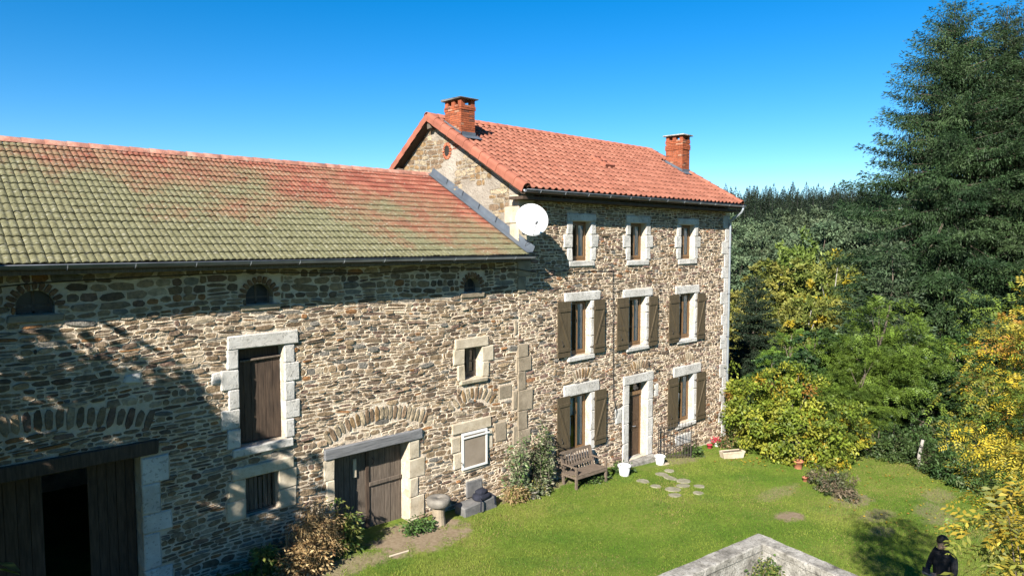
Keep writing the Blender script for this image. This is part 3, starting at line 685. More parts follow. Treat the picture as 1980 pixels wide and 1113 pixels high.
    tile_roof(tm, 'mossy_tile', roof, spots, ang)
    hm = half_tile('ridge_tile', .12, .42); hm.materials.append(MATS['old_ridge']); x = -2.0
    while x < BX1 - .1:
        o = bpy.data.objects.new('ridge_tile', hm); COL.objects.link(o); o.parent = roof; o.matrix_local = Matrix.Translation((x, ry, rz - .05)) @ Matrix.Rotation(R.gauss(0, .01), 4, 'Z'); x += .39
    fl = MB(); c, s = math.cos(ang), math.sin(ang)   # zinc flashing up the house gable
    for k in range(6):
        a0, a1 = sl * k / 6, sl * (k + 1) / 6 + .03
        for xx0, xx1, o0, o1 in ((BX1 - .22, BX1 - .012, .045, .06),):
            p = [(xx0, a0, o0 + k * .002), (xx1, a0, o1 + k * .002), (xx1, a1, o1 + k * .002), (xx0, a1, o0 + k * .002), (xx1, a0, o1 + .16), (xx1, a1, o1 + .16)]
            q = [(x, ey + c * t - s * o, ez + s * t + c * o) for x, t, o in p]; fl.add(q, [(0, 1, 2, 3), (1, 4, 5, 2)])
    fl.build('flashing', 'flash_lead', roof)
    gutter(BX0, BX1 + .0, ey - .07, ez - .045, .075, B, 'gutter_zinc')
    MB().box(BX0, BX1 - .01, ey + .03, FY + .1, ez - .20, ez - .14).build('soffit', 'grey_wood', B)
    return B
barn()

# ------------------------------------------------------------------ the house
HX0, HX1 = GX, 23.2
H_EAVE, H_RIDGE, H_BACK = (12.52, 8.80), (16.62, 11.13), (20.35, 8.45)
H_ANG = math.atan2(H_RIDGE[1] - H_EAVE[1], H_RIDGE[0] - H_EAVE[0])
def roof_z(y): return H_EAVE[1] + (y - H_EAVE[0]) * math.tan(H_ANG)
def chimney(x0, x1, y0, y1, ztop, roof_, cap, collar):
    zb = roof_z(y0) - .35
    ch = MB().box(x0 + .008, x1 - .008, y0 + .008, y1 - .008, zb, ztop - .2).build('chimney', 'brick_mortar', roof_)
    mb = MB(); bw, bh = .205, .062; z = zb; row = 0
    def brick(a, b, c, d, z0):
        k = R.uniform(.75, 1.2); q = R.random(); cc = (.30 * k, .085 * k, .038 * k) if q > .12 else (.17 * k, .07 * k, .05 * k) if q > .05 else (.38, .2, .13)
        mb.box(a, b, c, d, z0, z0 + bh - .012, cc, j=.002)
    while z < ztop - .26:
        e = .025 if collar and ztop - .62 < z < ztop - .40 else .018 if z > ztop - .36 else 0; sh = (row % 2) * bw / 2
        for (p0, p1, ax) in ((x0 - e, x1 + e, 'x'), (y0 - e, y1 + e, 'y')):
            p = p0 - sh
            while p < p1 - .01:
                a, b = max(p, p0), min(p + bw - .012, p1)
                if b - a > .03:
                    if ax == 'x': brick(a, b, y0 - e, y0 + .05, z); brick(a, b, y1 - .05, y1 + e, z)
                    else: brick(x0 - e - .001, x0 + .05, a + .002, b - .002, z + .0005); brick(x1 - .05, x1 + e + .001, a + .002, b - .002, z + .0005)
                p += bw
        z += bh; row += 1
    stuff(mb.build('brickwork', 'brick', ch))
    for (cx, cy) in ((x0 + .07, y0 + .07), (x1 - .07, y0 + .07), (x0 + .07, y1 - .07), (x1 - .07, y1 - .07), (x0 + .07, (y0 + y1) / 2)):
        k = R.uniform(.8, 1.1); MB().box(cx - .07, cx + .07, cy - .07, cy + .07, z - .005, ztop - .05, (.30 * k, .085 * k, .04 * k), j=.004).build('cap_pier', 'brick', ch)
    MB().box(x0 - .09, x1 + .09, y0 - .09, y1 + .09, ztop - .05, ztop, j=.012, bev=.008).build('cap_slab', cap, ch)
    fl = MB(); t = .03
    zf = lambda y: roof_z(y) + .02
    for (a, b) in ((x0 - .13, x0 + .02), (x1 - .02, x1 + .13)):
        fl.add([(a, y0 - .15, zf(y0 - .15) + t), (b, y0 - .15, zf(y0 - .15) + t), (b, y1 + .1, zf(y1 + .1) + t), (a, y1 + .1, zf(y1 + .1) + t)], [(0, 1, 2, 3)])
    fl.add([(x0 - .13, y0 - .2, zf(y0 - .2) + t + .005), (x1 + .13, y0 - .2, zf(y0 - .2) + t + .005), (x1 + .13, y0 + .02, zf(y0) + t + .02), (x0 - .13, y0 + .02, zf(y0) + t + .02)], [(0, 1, 2, 3)])
    fl.add([(x0 - .004, y0 - .03, zf(y0)), (x1 + .004, y0 - .03, zf(y0)), (x1 + .004, y0 - .03, zf(y0) + .12), (x0 - .004, y0 - .03, zf(y0) + .12)], [(0, 1, 2, 3)])
    fl.add([(x0 - .03, y0 - .03, zf(y0)), (x0 - .03, y1, zf(y1)), (x0 - .03, y1, zf(y1) + .1), (x0 - .03, y0 - .03, zf(y0) + .1)], [(0, 1, 2, 3)])
    fl.build('flashing', 'flash_lead', ch)
def house():
    H = thing('stone_house', 'three-storey rubble stone farmhouse with clean red tiled roof and brown shutters', 'house', (17.8, 16.5, 0))
    W3 = [(14.53, 15.32, 6.86, 7.99), (17.22, 18.02, 6.84, 7.99), (20.03, 20.85, 6.82, 7.98)]
    W2 = [(14.50, 15.34, 4.12, 5.70), (17.20, 18.06, 4.10, 5.67), (20.02, 20.92, 4.06, 5.64)]
    W1 = [(14.49, 15.36, 1.25, 2.97), (20.03, 20.94, 1.13, 2.80)]; D = (17.23, 18.20, .46, 2.92)
    holes = W3 + W2 + W1 + [D]; mb = MB()
    wall_holes(mb, HX0, HX1, -.6, 8.82, holes, FY, .5)
    yb = 20.1; zr = H_RIDGE[1] - .12; sill = lambda y: (roof_z(y) if y < H_RIDGE[0] else H_RIDGE[1] - (y - H_RIDGE[0]) * .72) - .13
    for x in (HX0, HX1): mb.add([(x, FY, -.6), (x, yb, -.6), (x, yb, sill(yb)), (x, H_RIDGE[0], zr), (x, FY, sill(FY))], [(0, 1, 2, 3, 4)])
    mb.add([(HX0, yb, -.6), (HX1, yb, -.6), (HX1, yb, 8.6), (HX0, yb, 8.6)], [(0, 1, 2, 3)])
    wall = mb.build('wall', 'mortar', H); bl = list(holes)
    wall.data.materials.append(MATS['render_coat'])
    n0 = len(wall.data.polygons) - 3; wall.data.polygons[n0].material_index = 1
    for a in W3: surround(*a, H, bl, jw=.23, lintel_h=.22, sill=.17, n=3, sillout=.06)
    for a, l in zip(W2, ((14.21, 15.76), (16.88, 18.40), (19.74, 21.2))): surround(*a, H, bl, lint=l, jw=.24, lintel_h=.27, sill=.14, n=3, ears=False)
    for a, l in zip(W1, ((14.19, 15.76), (19.68, 21.38))): surround(*a, H, bl, lint=l, jw=.24, lintel_h=.35, sill=.16, n=3, ears=False)
    surround(*D, H, bl, lint=(16.93, 18.52), jw=.30, lintel_h=.29, sill=0, n=4, ears=False, deep=.22)
    fan_arch(15.02, 3.34, .42, .10, wall, bl, 'pale', 9, .30, .75); fan_arch(17.75, 3.24, .42, .12, wall, bl, 'pale', 9, .30, .75); fan_arch(20.5, 3.17, .42, .12, wall, bl, 'pale', 9, .30, .75)
    z = .1; k = 0     # quoins
    while z < 8.6:
        h = R.uniform(.36, .56); h = min(h, 8.64 - z)
        m = 'dressed_tan' if z < 6.9 else 'dressed_warm'
        wl = (.50, .30)[k % 2] * R.uniform(.8, 1.15)
        if z > 5.6 or R.random() < .62: bl.append((HX0, HX0 + wl, z, z + h)); MB().box(HX0 - .035, HX0 + wl, FY - .045, FY + (.3, .5)[k % 2], z + .004, z + h - .004, j=.008, bev=.016).build('quoin', m, wall)
        wr_ = (.28, .46)[k % 2] * R.uniform(.9, 1.1); MB().box(HX1 - wr_, HX1 + .02, FY - .03, FY + (.5, .3)[k % 2], z + .004, z + h - .004, j=.006, bev=.014).build('quoin', 'dressed', wall); bl.append((HX1 - wr_, HX1, z, z + h))
        z += h; k += 1
    for x0, x1, z0, z1 in ((16.55, 16.9, 1.75, 2.25), (18.62, 18.85, 2.3, 2.75), (19.9, 20.9, .35, .75)): block(x0, x1, z0, z1, 'face_stone', wall, 'dressed', .03, bev=.03); bl.append((x0, x1, z0, z1))
    st = rubble(HX0, HX1, .05, 8.62, bl, front, 'house', (.048, .098), (.10, .30))
    oc = (14.6 + 1.05, 10.15)    # round-headed vent in the gable
    hn = lambda y, z: math.sin(y * 1.9 + 1) * math.sin(z * 2.3 + y) + .5 * math.sin(y * 5 + z * 4)
    def keep(y, z):
        if math.hypot(y - 16.0, z - 10.05) < .24: return False
        d = sill(y) - z
        return hn(y, z) > (-.1 if d < .9 else .75) or y > 16.6
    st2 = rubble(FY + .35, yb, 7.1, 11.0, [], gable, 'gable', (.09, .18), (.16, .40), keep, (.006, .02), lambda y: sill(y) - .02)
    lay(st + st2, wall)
    oc = MB(); v = []; f = []; m = 16     # oculus ring of brick and a flat disc painted dark for the shaded hole
    for k in range(m):
        t = 2 * PI * k / m; vs, fs = stone_geo(16.0 + math.cos(t) * .165, 10.05 + math.sin(t) * .20, .10, .066, t, .03, gable, 8, 6); oc.add(vs, fs, (.40, .13, .07))
    oc.build('vent_ring', 'brick', wall)
    MB().add([(GX - .012, 16.0 + .12 * math.cos(2 * PI * k / m), 10.05 + .155 * math.sin(2 * PI * k / m)) for k in range(m)], [tuple(range(m))]).build('vent', 'dark_inside', wall)
    # windows, shutters, door
    for i, a in enumerate(W3): window(*a, H)
    for i, a in enumerate(W2): window(*a, H)
    window(*W1[0], H, lace=True); window(*W1[1], H, lace=True)
    kk = .9935; sc = lambda z: CAMZ + (z - CAMZ) * kk
    for l0, l1, r0, r1, z0, z1 in ((13.96, 14.50, 15.54, 16.04, 4.14, 5.72), (16.64, 17.21, 18.29, 18.77, 4.06, 5.68), (19.43, 20.03, 21.18, 21.66, 4.0, 5.63), (13.96, 14.49, 15.61, 16.15, 1.34, 3.0), (19.44, 20.05, 21.22, 21.80, 1.08, 2.79)):
        shutter(l0 * kk, l1 * kk, sc(z0), sc(z1), -1, H); shutter(r0 * kk, r1 * kk, sc(z0 - .03), sc(z1 - .03), 1, H)
    fr = MB().box(D[0], D[0] + .06, FY + .22, FY + .3, D[2], D[3]).box(D[1] - .06, D[1], FY + .22, FY + .3, D[2], D[3]).box(D[0] + .06, D[1] - .06, FY + .22, FY + .3, D[3] - .06, D[3]).box(D[0] + .06, D[1] - .06, FY + .18, FY + .3, 2.48, 2.60).build('door_frame', 'frame_wood', H)
    MB().pane(D[0] + .06, D[1] - .06, FY + .25, 2.60, D[3] - .06).build('pane', 'glass', fr)
    dr = MB().box(D[0] + .062, D[1] - .062, FY + .24, FY + .285, D[2] + .02, 2.478).build('door', 'door_paint', H)
    xm = (D[0] + D[1]) / 2
    for s in (-1, 1):
        for z0, z1 in ((.62, 1.25), (1.38, 1.52), (1.62, 2.36)):
            x0, x1 = (D[0] + .12, xm - .05) if s < 0 else (xm + .05, D[1] - .12)
            MB().box(x0, x1, FY + .222, FY + .239, z0, z1, bev=.01).build('panel', 'door_paint', dr)
    MB().box(xm - .025, xm + .025, FY + .215, FY + .239, D[2] + .03, 2.47, bev=.008).build('cover_strip', 'door_paint', dr)
    MB().tube([(xm + .06, FY + .235, 1.45), (xm + .06, FY + .18, 1.45), (xm + .16, FY + .18, 1.45)], .011, 6).build('handle', 'zinc', dr)
    # roof
    ey, ez = H_EAVE; ry, rz = H_RIDGE; by, bz = H_BACK; x0, x1 = 12.13, 23.32; dz = -.08
    rf = MB(); v = [(x, y, z) for x in (x0 + .02, x1 - .02) for y, z in ((ey + .05, ez + dz), (ry, rz + dz), (by, bz + dz), (by, bz + dz - .1), (ry, rz + dz - .1), (ey + .05, ez + dz - .1))]
    rf.add(v, [(0, 1, 7, 6), (1, 2, 8, 7), (3, 4, 10, 9), (4, 5, 11, 10), (5, 0, 6, 11), (2, 3, 9, 8), (5, 4, 1, 0), (4, 3, 2, 1), (6, 7, 10, 11), (7, 8, 9, 10)])
    roof = rf.build('roof', 'dark_wood', H); sl = math.hypot(ry - ey, rz - ez); wd = .25
    prof = [(.15 * k / 8, .052 * math.sin(PI * k / 8) ** .85) for k in range(9)] + [(.15 + .098 * k / 4, -.008 * math.sin(PI * k / 4)) for k in range(1, 5)]
    tm = tile_mesh('roof_tile', wd, .41, prof, .014, .036); rows = 14; g = sl / rows; spots = []
    c1, c2 = (12.42, 12.93, 15.35, 16.1), (22.68, 23.17, 14.7, 15.45)
    for r_ in range(rows):
        y, z = ey + math.cos(H_ANG) * r_ * g, ez + math.sin(H_ANG) * r_ * g - .04
        x = x0 + .13
        while x < x1 - .12:
            if not any(c[0] - .12 < x < c[1] and c[2] - .3 < y < c[3] for c in (c1, c2)): spots.append((x, y, z))
            x += wd
    tile_roof(tm, 'clay_tile', roof, spots, H_ANG)
    hm = half_tile('ridge_tile', .13, .43); hm.materials.append(MATS['terracotta']); x = x0
    while x < x1 - .1:
        o = bpy.data.objects.new('ridge_tile', hm); COL.objects.link(o); o.parent = roof; o.matrix_local = Matrix.Translation((x, ry, rz - .035)) @ Matrix.Rotation(R.gauss(0, .008), 4, 'Z'); x += .40
    # verge tiles stepping up both gable ends
    vm = half_tile('verge_tile', .125, .44, .10, 8, .93, .02); vv = [tuple(v.co) for v in vm.vertices]; ff = [tuple(p.vertices) for p in vm.polygons]; o_ = len(vv)
    vv += [(0, .125, 0), (.44, .116, 0), (.44, .116, -.15), (0, .125, -.15), (0, .105, -.15), (0, .105, 0)]; ff += [(o_, o_ + 1, o_ + 2, o_ + 3), (o_, o_ + 3, o_ + 4, o_ + 5)]
    vm = bpy.data.meshes.new('verge_tile'); vm.from_pydata(vv, [], ff); vm.update(); vm.materials.append(MATS['terracotta'])
    def verge(xv, flip, n, ya, za, yb_, zb_):
        d = Vector((0, yb_ - ya, zb_ - za)); L = d.length; d.normalize(); n = int(L / .37)
        for k in range(n):
            p = Vector((xv, ya, za)) + d * (L * k / n); lat = Vector((-1 if flip else 1, 0, 0)); nrm = Vector((0, -d.z, d.y))
            if nrm.z < 0: nrm = -nrm
            m = Matrix(((d.x, lat.x, nrm.x, p.x), (d.y, lat.y, nrm.y, p.y), (d.z, lat.z, nrm.z, p.z + .02), (0, 0, 0, 1))) @ Matrix.Rotation(R.gauss(0, .006), 4, 'Z') @ Matrix.Rotation(.035, 4, 'Y')
            o = bpy.data.objects.new('verge_tile', vm); COL.objects.link(o); o.parent = roof; o.matrix_local = m
    verge(x0 + .11, True, 0, ey - .03, ez - .01, ry - .05, rz - .03); verge(x0 + .11, True, 0, by, bz - .02, ry + .05, rz - .03); verge(x1 - .11, False, 0, ey - .03, ez - .01, ry - .05, rz - .03)
    for y in (16.62, 18.3): # purlin ends under the verge
        z = (roof_z(y) if y < 16.7 else rz - (y - ry) * .72) - .30; MB().box(12.2, 12.5, y - .09, y + .09, z - .09, z + .09, j=.01, bev=.015).build('purlin_end', 'grey_wood', H)
    MB().box(x0 + .05, x1 - .05, ey + .06, FY + .1, ez - .30, ez - .22).build('soffit', 'dark_wood', H)
    gutter(x0 + .02, x1 - .0, ey - .065, ez - .065, .07, H, 'gutter_zinc')
    chimney(*c1, 11.52, H, 'slate', False); chimney(*c2, 11.50, H, 'concrete', True)
    # roof light
    d = ray(1165, 316)
    t = (H_EAVE[1] - CAMZ - math.tan(H_ANG) * H_EAVE[0]) / (d.z - math.tan(H_ANG) * d.y); p = CAM + d * t
    m = slope_m(p.x, p.y, p.z + .04, H_ANG); sk = MB()
    for a in ((-.25, .25, -.36, -.30), (-.25, .25, .30, .36), (-.25, -.19, -.30, .30), (.19, .25, -.30, .30), (-.02, .02, -.30, .30), (-.19, .19, -.02, .02)): sk.box(a[0], a[1], a[2], a[3], -.03, .075 if abs(a[0]) > .1 else .06)
    o = sk.xform(m).build('roof_light', 'terracotta', H); MB().add([(-.19, -.30, .03), (.19, -.30, .03), (.19, .30, .03), (-.19, .30, .03)], [(0, 1, 2, 3)]).xform(m).build('pane', 'glass', o); MB().box(-.2, .2, -.31, .31, -.01, .01).xform(m).build('backing', 'jeans', o)
    # downpipe with swan neck
    yg = ey - .065; pts = [(23.2, yg, ez - .10), (23.2, yg, ez - .22), (23.2, yg + .05, ez - .32), (23.14, FY - .13, ez - .62), (23.13, FY - .10, ez - .75), (23.13, FY - .10, 2.3), (23.18, FY - .13, 2.16), (23.4, FY - .22, 2.0)]
    dp = MB().tube(pts, .042, 10).build('downpipe', 'zinc', H, True)
    for z in (7.2, 5.5, 3.9, 2.6): MB().tube([(23.13, FY - .10, z - .02), (23.13, FY - .10, z + .02)], .052, 10).box(23.11, 23.15, FY - .06, FY, z - .015, z + .015).build('pipe_clip', 'gutter_zinc', dp)
    return H
house()

# ------------------------------------------------------------------ fittings on the walls
def wire(name, pts, r, label, cat, mat='iron'):
    return tag(MB().tube(pts, r, 5).build(name, mat), label, cat)
wire('electric_cable', [(-.5, FY - .07, 6.66), (.8, FY - .07, 6.68), (1.9, FY - .07, 6.76), (3.2, FY - .08, 6.80), (5.2, FY - .08, 6.83), (6.4, FY - .08, 6.78), (8.0, FY - .08, 6.72), (9.8, FY - .08, 6.79), (12.3, FY - .09, 6.70), (13.2, FY - .08, 6.56), (14.3, FY - .07, 6.6), (15.4, FY - .07, 6.63), (16.3, FY - .07, 6.6)], .012, 'thin black cable running along the barn wall under the eaves', 'cable')
wire('wall_cable', [(16.32, FY - .06, 6.6), (16.33, FY - .07, 5.5), (16.36, FY - .06, 4.4), (16.38, FY - .06, 3.3), (16.41, FY - .06, 2.62), (16.46, FY - .08, 2.45), (16.52, FY - .09, 2.25), (16.46, FY - .08, 2.05), (16.36, FY - .08, 2.1), (16.36, FY - .08, 2.3), (16.45, FY - .07, 2.42)], .011, 'dark cable running down the house wall, ending in a coil beside the door', 'cable')
wire('stay_wire', [(15.6, FY - .08, 4.95), (17.9, FY - .4, 4.72), (20.2, FY - .35, 4.25), (22.9, FY - .08, 3.75)], .005, 'thin wire slung across the house wall between the upper windows', 'wire')
o = thing('wall_lamp_bracket', 'small dark iron bracket fixed above the front door lintel', 'bracket', (18.3, 12.9, 3.3))
MB().box(18.2, 18.24, FY - .07, FY - .02, 3.42, 3.56).build('base_plate', 'iron', o); MB().tube([(18.22, FY - .06, 3.5), (18.22, FY - .30, 3.56), (18.22, FY - .34, 3.50)], .013, 6).bar((18.12, FY - .3, 3.55), (18.32, FY - .3, 3.55), .02).build('arm', 'iron', o)

def dish():
    c = Vector((12.30, 12.36, 7.97)); n = Vector((-.52, -.80, .30)).normalized(); o = thing('satellite_dish', 'large white round satellite dish mounted at the corner where house meets barn roof', 'satellite dish', (12.5, 12.9, 7.7))
    u = n.orthogonal(); u = Vector((0, 0, 1)) - n * n.z; u.normalize(); r = u.cross(n); mb = MB(); v = []; f = []; rings = 7; m = 32; Rx, Rz = .42, .43
    for layer, off in ((0, 0), (1, -.012)):
        for i in range(rings + 1):
            q = i / rings
            for k in range(m):
                a = 2 * PI * k / m; v.append(tuple(c + r * (math.cos(a) * Rx * q) + u * (math.sin(a) * Rz * q) + n * (.085 * (q * q - 1) + off)))
    for L in (0, 1):
        b = L * (rings + 1) * m
        for i in range(rings):
            for k in range(m): q = (b + i * m + k, b + i * m + (k + 1) % m, b + (i + 1) * m + (k + 1) % m, b + (i + 1) * m + k); f.append(q if L == 0 else q[::-1])
    b = (rings + 1) * m
    for k in range(m): f.append((rings * m + k, rings * m + (k + 1) % m, b + rings * m + (k + 1) % m, b + rings * m + k))
    mb.add(v, f).build('reflector', 'dish_paint', o, True)
    low = c - u * .42; feed = c + n * .42 - u * .22 + r * .02
    MB().tube([low - n * .03, feed], .012, 6).build('feed_arm', 'zinc', o)
    MB().tube([feed - n * .02, feed - n * .1], [.035, .03], 10).tube([feed, feed + n * .09], .024, 8).build('feed_horn', 'gutter_zinc', o)
    w_ = Vector((12.6, FY - .03, 7.75)); MB().tube([tuple(c - n * .09), tuple(c - n * .2), (12.48, FY - .30, 7.80), tuple(w_)], .022, 8).box(12.52, 12.68, FY - .065, FY - .04, 7.62, 7.88).build('mount', 'gutter_zinc', o)
    MB().tube([tuple(low), (12.36, FY - .35, 7.35), (12.5, FY - .10, 7.15), (12.38, FY - .05, 7.5)], .006, 5).build('lead', 'iron', o)
dish()

# ------------------------------------------------------------------ doorstep, bench, buckets and garden things
def steps():
    o = thing('doorstep', 'worn pale stone steps below the front door', 'steps', (17.8, 12.5, .2))
    MB().box(17.0, 18.5, FY - .30, FY + .25, .1, .455, j=.01, bev=.02).build('tread', 'concrete', o); MB().box(17.15, 18.55, FY - .72, FY - .305, .0, .27, j=.01, bev=.03).build('tread', 'dressed_warm', o)
steps()
def bench():
    p = Vector((14.42, 12.42, gz(14.4, 12.2))); o = thing('garden_bench', 'weathered wooden garden bench with slatted back under the ground-floor window', 'bench', p, world=False, rz=math.radians(-3)); L = 1.25
    for x in (-L / 2, L / 2 - .06):
        MB().box(x, x + .06, -.34, -.28, 0, .60).build('leg', 'bench_wood', o); MB().bar((x + .03, .18, 0), (x + .03, .22, .5), .06).bar((x + .03, .22, .46), (x + .03, .32, .90), .06, .05).build('leg', 'bench_wood', o)
        MB().box(x - .005, x + .065, -.36, .26, .60, .635, bev=.008).build('armrest', 'bench_wood', o); MB().box(x + .015, x + .045, -.28, .2, .30, .36).build('seat_rail', 'bench_wood', o)
    for k in range(6): y = -.35 + k * .093; MB().box(-L / 2 + .0, L / 2, y, y + .078, .40 - .008 * k, .422 - .008 * k, bev=.004).build('seat_slat', 'bench_wood', o)
    MB().box(-L / 2 + .03, L / 2 - .03, -.345, -.32, .31, .395).build('front_rail', 'bench_wood', o)
    MB().bar((-L / 2 + .03, .315, .88), (L / 2 - .03, .315, .88), .035, .08).build('top_rail', 'bench_wood', o); MB().bar((-L / 2 + .03, .235, .50), (L / 2 - .03, .235, .50), .03, .06).build('lower_rail', 'bench_wood', o)
    for k in range(11): x = -L / 2 + .10 + k * .105; MB().bar((x, .24, .52), (x, .312, .85), .05, .016).build('back_slat', 'bench_wood', o)
bench()
def bucket(px, py, label, s=1.0, Y=12.35):
    d = ray(px, py); p = CAM + d * ((Y) / d.y); p.z = gz(p.x, p.y); o = thing('bucket', label, 'bucket', p, 'white buckets by the doorstep', False, scale=s)
    MB().lathe((0, 0, 0), [(.125, 0), (.13, .01), (.165, .30), (.155, .30), (.12, .02), (.0, .02)], 24, close=False).lathe((0, 0, 0), [(0, 0), (.125, 0)], 24, close=False).build('tub', 'white_plastic', o, True)
    MB().lathe((0, 0, .24), [(.158, 0), (.185, .01), (.187, .055), (.16, .06)], 24, close=False).build('rim', 'white_plastic', o, True)
    MB().tube([(.185 * math.cos(a), .185 * math.sin(a) * .95, .27 - .07 * math.sin(a)) for a in [PI * k / 10 for k in range(11)]], .005, 5).build('handle', 'zinc', o)
bucket(1207, 918, 'white plastic bucket on the grass between bench and doorstep', 1.08, 12.25); bucket(1276, 893, 'white plastic bucket by the iron railing on the far side of the doorstep', .95, 12.45)
def gate():
    a = Vector((18.62, 12.80, .28)); b = Vector((19.78, 12.30, gz(19.8, 12.3) + .03)); o = thing('iron_railing', 'rusty wrought iron railing panel standing beside the doorstep', 'railing', a)
    d = b - a; n = 11; pt = lambda t, h: a + d * t + Vector((0, 0, h))
    for t in (0, 1): MB().tube([pt(t, -.08), pt(t, 1.18)], .018, 6).build('post', 'iron', o)
    for h in (.1, .42, 1.05): MB().tube([pt(0, h), pt(1, h)], .012, 5).build('rail', 'iron', o)
    for k in range(1, n): MB().tube([pt(k / n, .03), pt(k / n, 1.13 + .05 * math.sin(PI * k / n)), pt(k / n, 1.2 + .05 * math.sin(PI * k / n))], [.008, .008, .001], 5).build('bar', 'iron', o)
    for k in range(2 * n): t = (k + .5) / (2 * n); MB().tube([pt(t, .03), pt(t, .42), pt(t, .48)], [.006, .006, .001], 5).build('dog_bar', 'iron', o)
    MB().tube([(18.6, 12.72, 1.25), (18.95, 12.3, .98), (19.2, 12.1, .80)], .014, 6).build('handrail', 'iron', o)
gate()
def millstone():
    p = Vector((9.38, 12.50, gz(9.4, 12.5) - .02)); o = thing('stone_table', 'round dark millstone laid on a short stone pillar by the barn door', 'stone table', p, world=False)
    MB().lathe((0, 0, 0), [(.15, 0), (.17, .02), (.15, .2), (.145, .42), (.15, .44)], 14).build('pillar', 'dressed_tan', o)
    MB().lathe((0, 0, .44), [(.20, 0), (.27, .05), (.285, .14), (.27, .20), (.22, .215), (.05, .21), (.04, .19)], 26).build('table_top', 'millstone', o, True)
millstone()
o = thing('stone_slab', 'low grey stone block lying along the foot of the barn wall', 'stone block', (10.6, 12.7, .7)); MB().box(-.55, .55, -.2, .2, -.1, .24, j=.02, bev=.03).xform(Matrix.Translation((10.62, 12.62, gz(10.6, 12.6) + .02)) @ Matrix.Rotation(math.radians(4), 4, 'Z')).build('block', 'slate', o)
def bag():
    p = Vector((10.78, 12.60, gz(10.6, 12.6) + .262)); o = thing('folded_bag', 'dark navy cloth bag and cap left on the stone block', 'bag', p, world=False, rz=.2)
    def blob(sx, sy, sz, z, name):
        bm = bmesh.new(); bmesh.ops.create_icosphere(bm, subdivisions=3, radius=1)
        for v in bm.verts:
            k = 1 + .10 * math.sin(v.co.x * 5 + z * 9) * math.cos(v.co.y * 6) + R.uniform(-.03, .03); v.co = Vector((math.copysign(abs(v.co.x) ** .6, v.co.x) * sx * k, math.copysign(abs(v.co.y) ** .6, v.co.y) * sy * k, max(v.co.z, -.55) * sz * k + z))
        me = bpy.data.meshes.new(name); bm.to_mesh(me); bm.free(); link(name, me, 'navy_cloth', o, True)
    blob(.25, .17, .10, .055, 'body'); blob(.15, .12, .075, .17, 'cap'); MB().tube([(-.2, -.1, .1), (-.26, -.2, .06), (-.3, -.22, -.1), (-.29, -.21, -.2)], .018, 6).tube([(.2, -.1, .1), (.27, -.2, .02), (.26, -.22, -.18)], .016, 6).build('strap', 'navy_cloth', o)
bag()
def flag(px, py, rx, ry):
    p = at_ground(px, py); n = 9; v = []; ph = R.uniform(0, 6)
    for sc, z in ((1, -.05), (1, .006), (.9, .022)):
        for k in range(n): a = 2 * PI * k / n + ph; q = R.uniform(.85, 1.1) * sc; v.append((p.x + math.cos(a) * rx * q, p.y + math.sin(a) * ry * q, gz(p.x + math.cos(a) * rx * q, p.y + math.sin(a) * ry * q) + z))
    f = [(r * n + k, r * n + (k + 1) % n, (r + 1) * n + (k + 1) % n, (r + 1) * n + k) for r in (0, 1) for k in range(n)] + [tuple(2 * n + k for k in range(n))]
    tag(MB().add(v, f).build('paving_stone', 'soil_stone'), 'flat irregular paving stone sunk in the lawn before the doorstep', 'paving stone', 'paving stones in the lawn')
FLAGS = [(1243, 930, .22, .2), (1280, 917, .24, .2), (1296, 924, .2, .24), (1322, 930, .3, .2), (1268, 940, .2, .16), (1302, 946, .32, .2), (1321, 939, .3, .16), (1352, 940, .22, .15), (1350, 953, .2, .15), (1305, 957, .25, .16), (1294, 910, .2, .15)]
for q in FLAGS: flag(*q)
def pot(px, py, r, h, label, mat='pot_clay', cat='plant pot'):
    p = at_ground(px, py); o = thing('plant_pot', label, cat, p, world=False); MB().lathe((0, 0, -.01), [(r * .7, 0), (r, h * .85), (r * 1.08, h * .85), (r * 1.08, h), (r * .95, h), (r * .9, h * .8), (0, h * .78)], 18, close=False).lathe((0, 0, -.01), [(0, 0), (r * .7, 0)], 18, close=False).build('pot', mat, o, True); return o, p
def planter():
    p = at_ground(1415, 884); o = thing('trough_planter', 'long pale cream trough planter at the edge of the lawn by the shrub', 'planter', p, world=False, rz=math.radians(-28))
    L, W, Hh = .42, .14, .24; v = []
    for sx, z in ((.88, 0), (1, Hh), (.92, Hh), (.86, .04)): v += [(-L * sx, -W * sx, z), (L * sx, -W * sx, z), (L * sx, W * sx, z), (-L * sx, W * sx, z)]
    f = [(r * 4 + k, r * 4 + (k + 1) % 4, (r + 1) * 4 + (k + 1) % 4, (r + 1) * 4 + k) for r in range(3) for k in range(4)] + [(3, 2, 1, 0), (12, 13, 14, 15)]
    MB().add(v, f).build('trough', 'dressed_warm', o); MB().box(-L * 1.02, L * 1.02, -W * 1.06, -W * 1.002, Hh - .05, Hh + .004).build('rim', 'dressed_warm', o); MB().box(-L * .9, L * .9, -W * .9, W * .9, .1, Hh - .03).build('soil', 'bark', o)
planter()
def post():
    p = at_ground(1774, 905); o = thing('fence_post', 'short leaning grey wooden fence post at the far edge of the lawn', 'post', p); MB().tube([p - Vector((0, 0, .2)), p + Vector((.03, -.03, .5)), p + Vector((.10, -.10, 1.0))], [.06, .055, .05], 8).build('pole', 'pale_bark', o); MB().tube([p + Vector((.07, -.07, .72)), p + Vector((.08, -.08, .78))], .062, 8).build('wire_loop', 'iron', o)
post()
tag(MB().tube([(7.55, 11.75, gz(7.5, 11.7) + .02), (8.0, 11.72, gz(8, 11.7) + .02)], .02, 6).build('stick', 'stick'), 'short pale wooden stick lying on the bare earth before the barn door', 'stick')
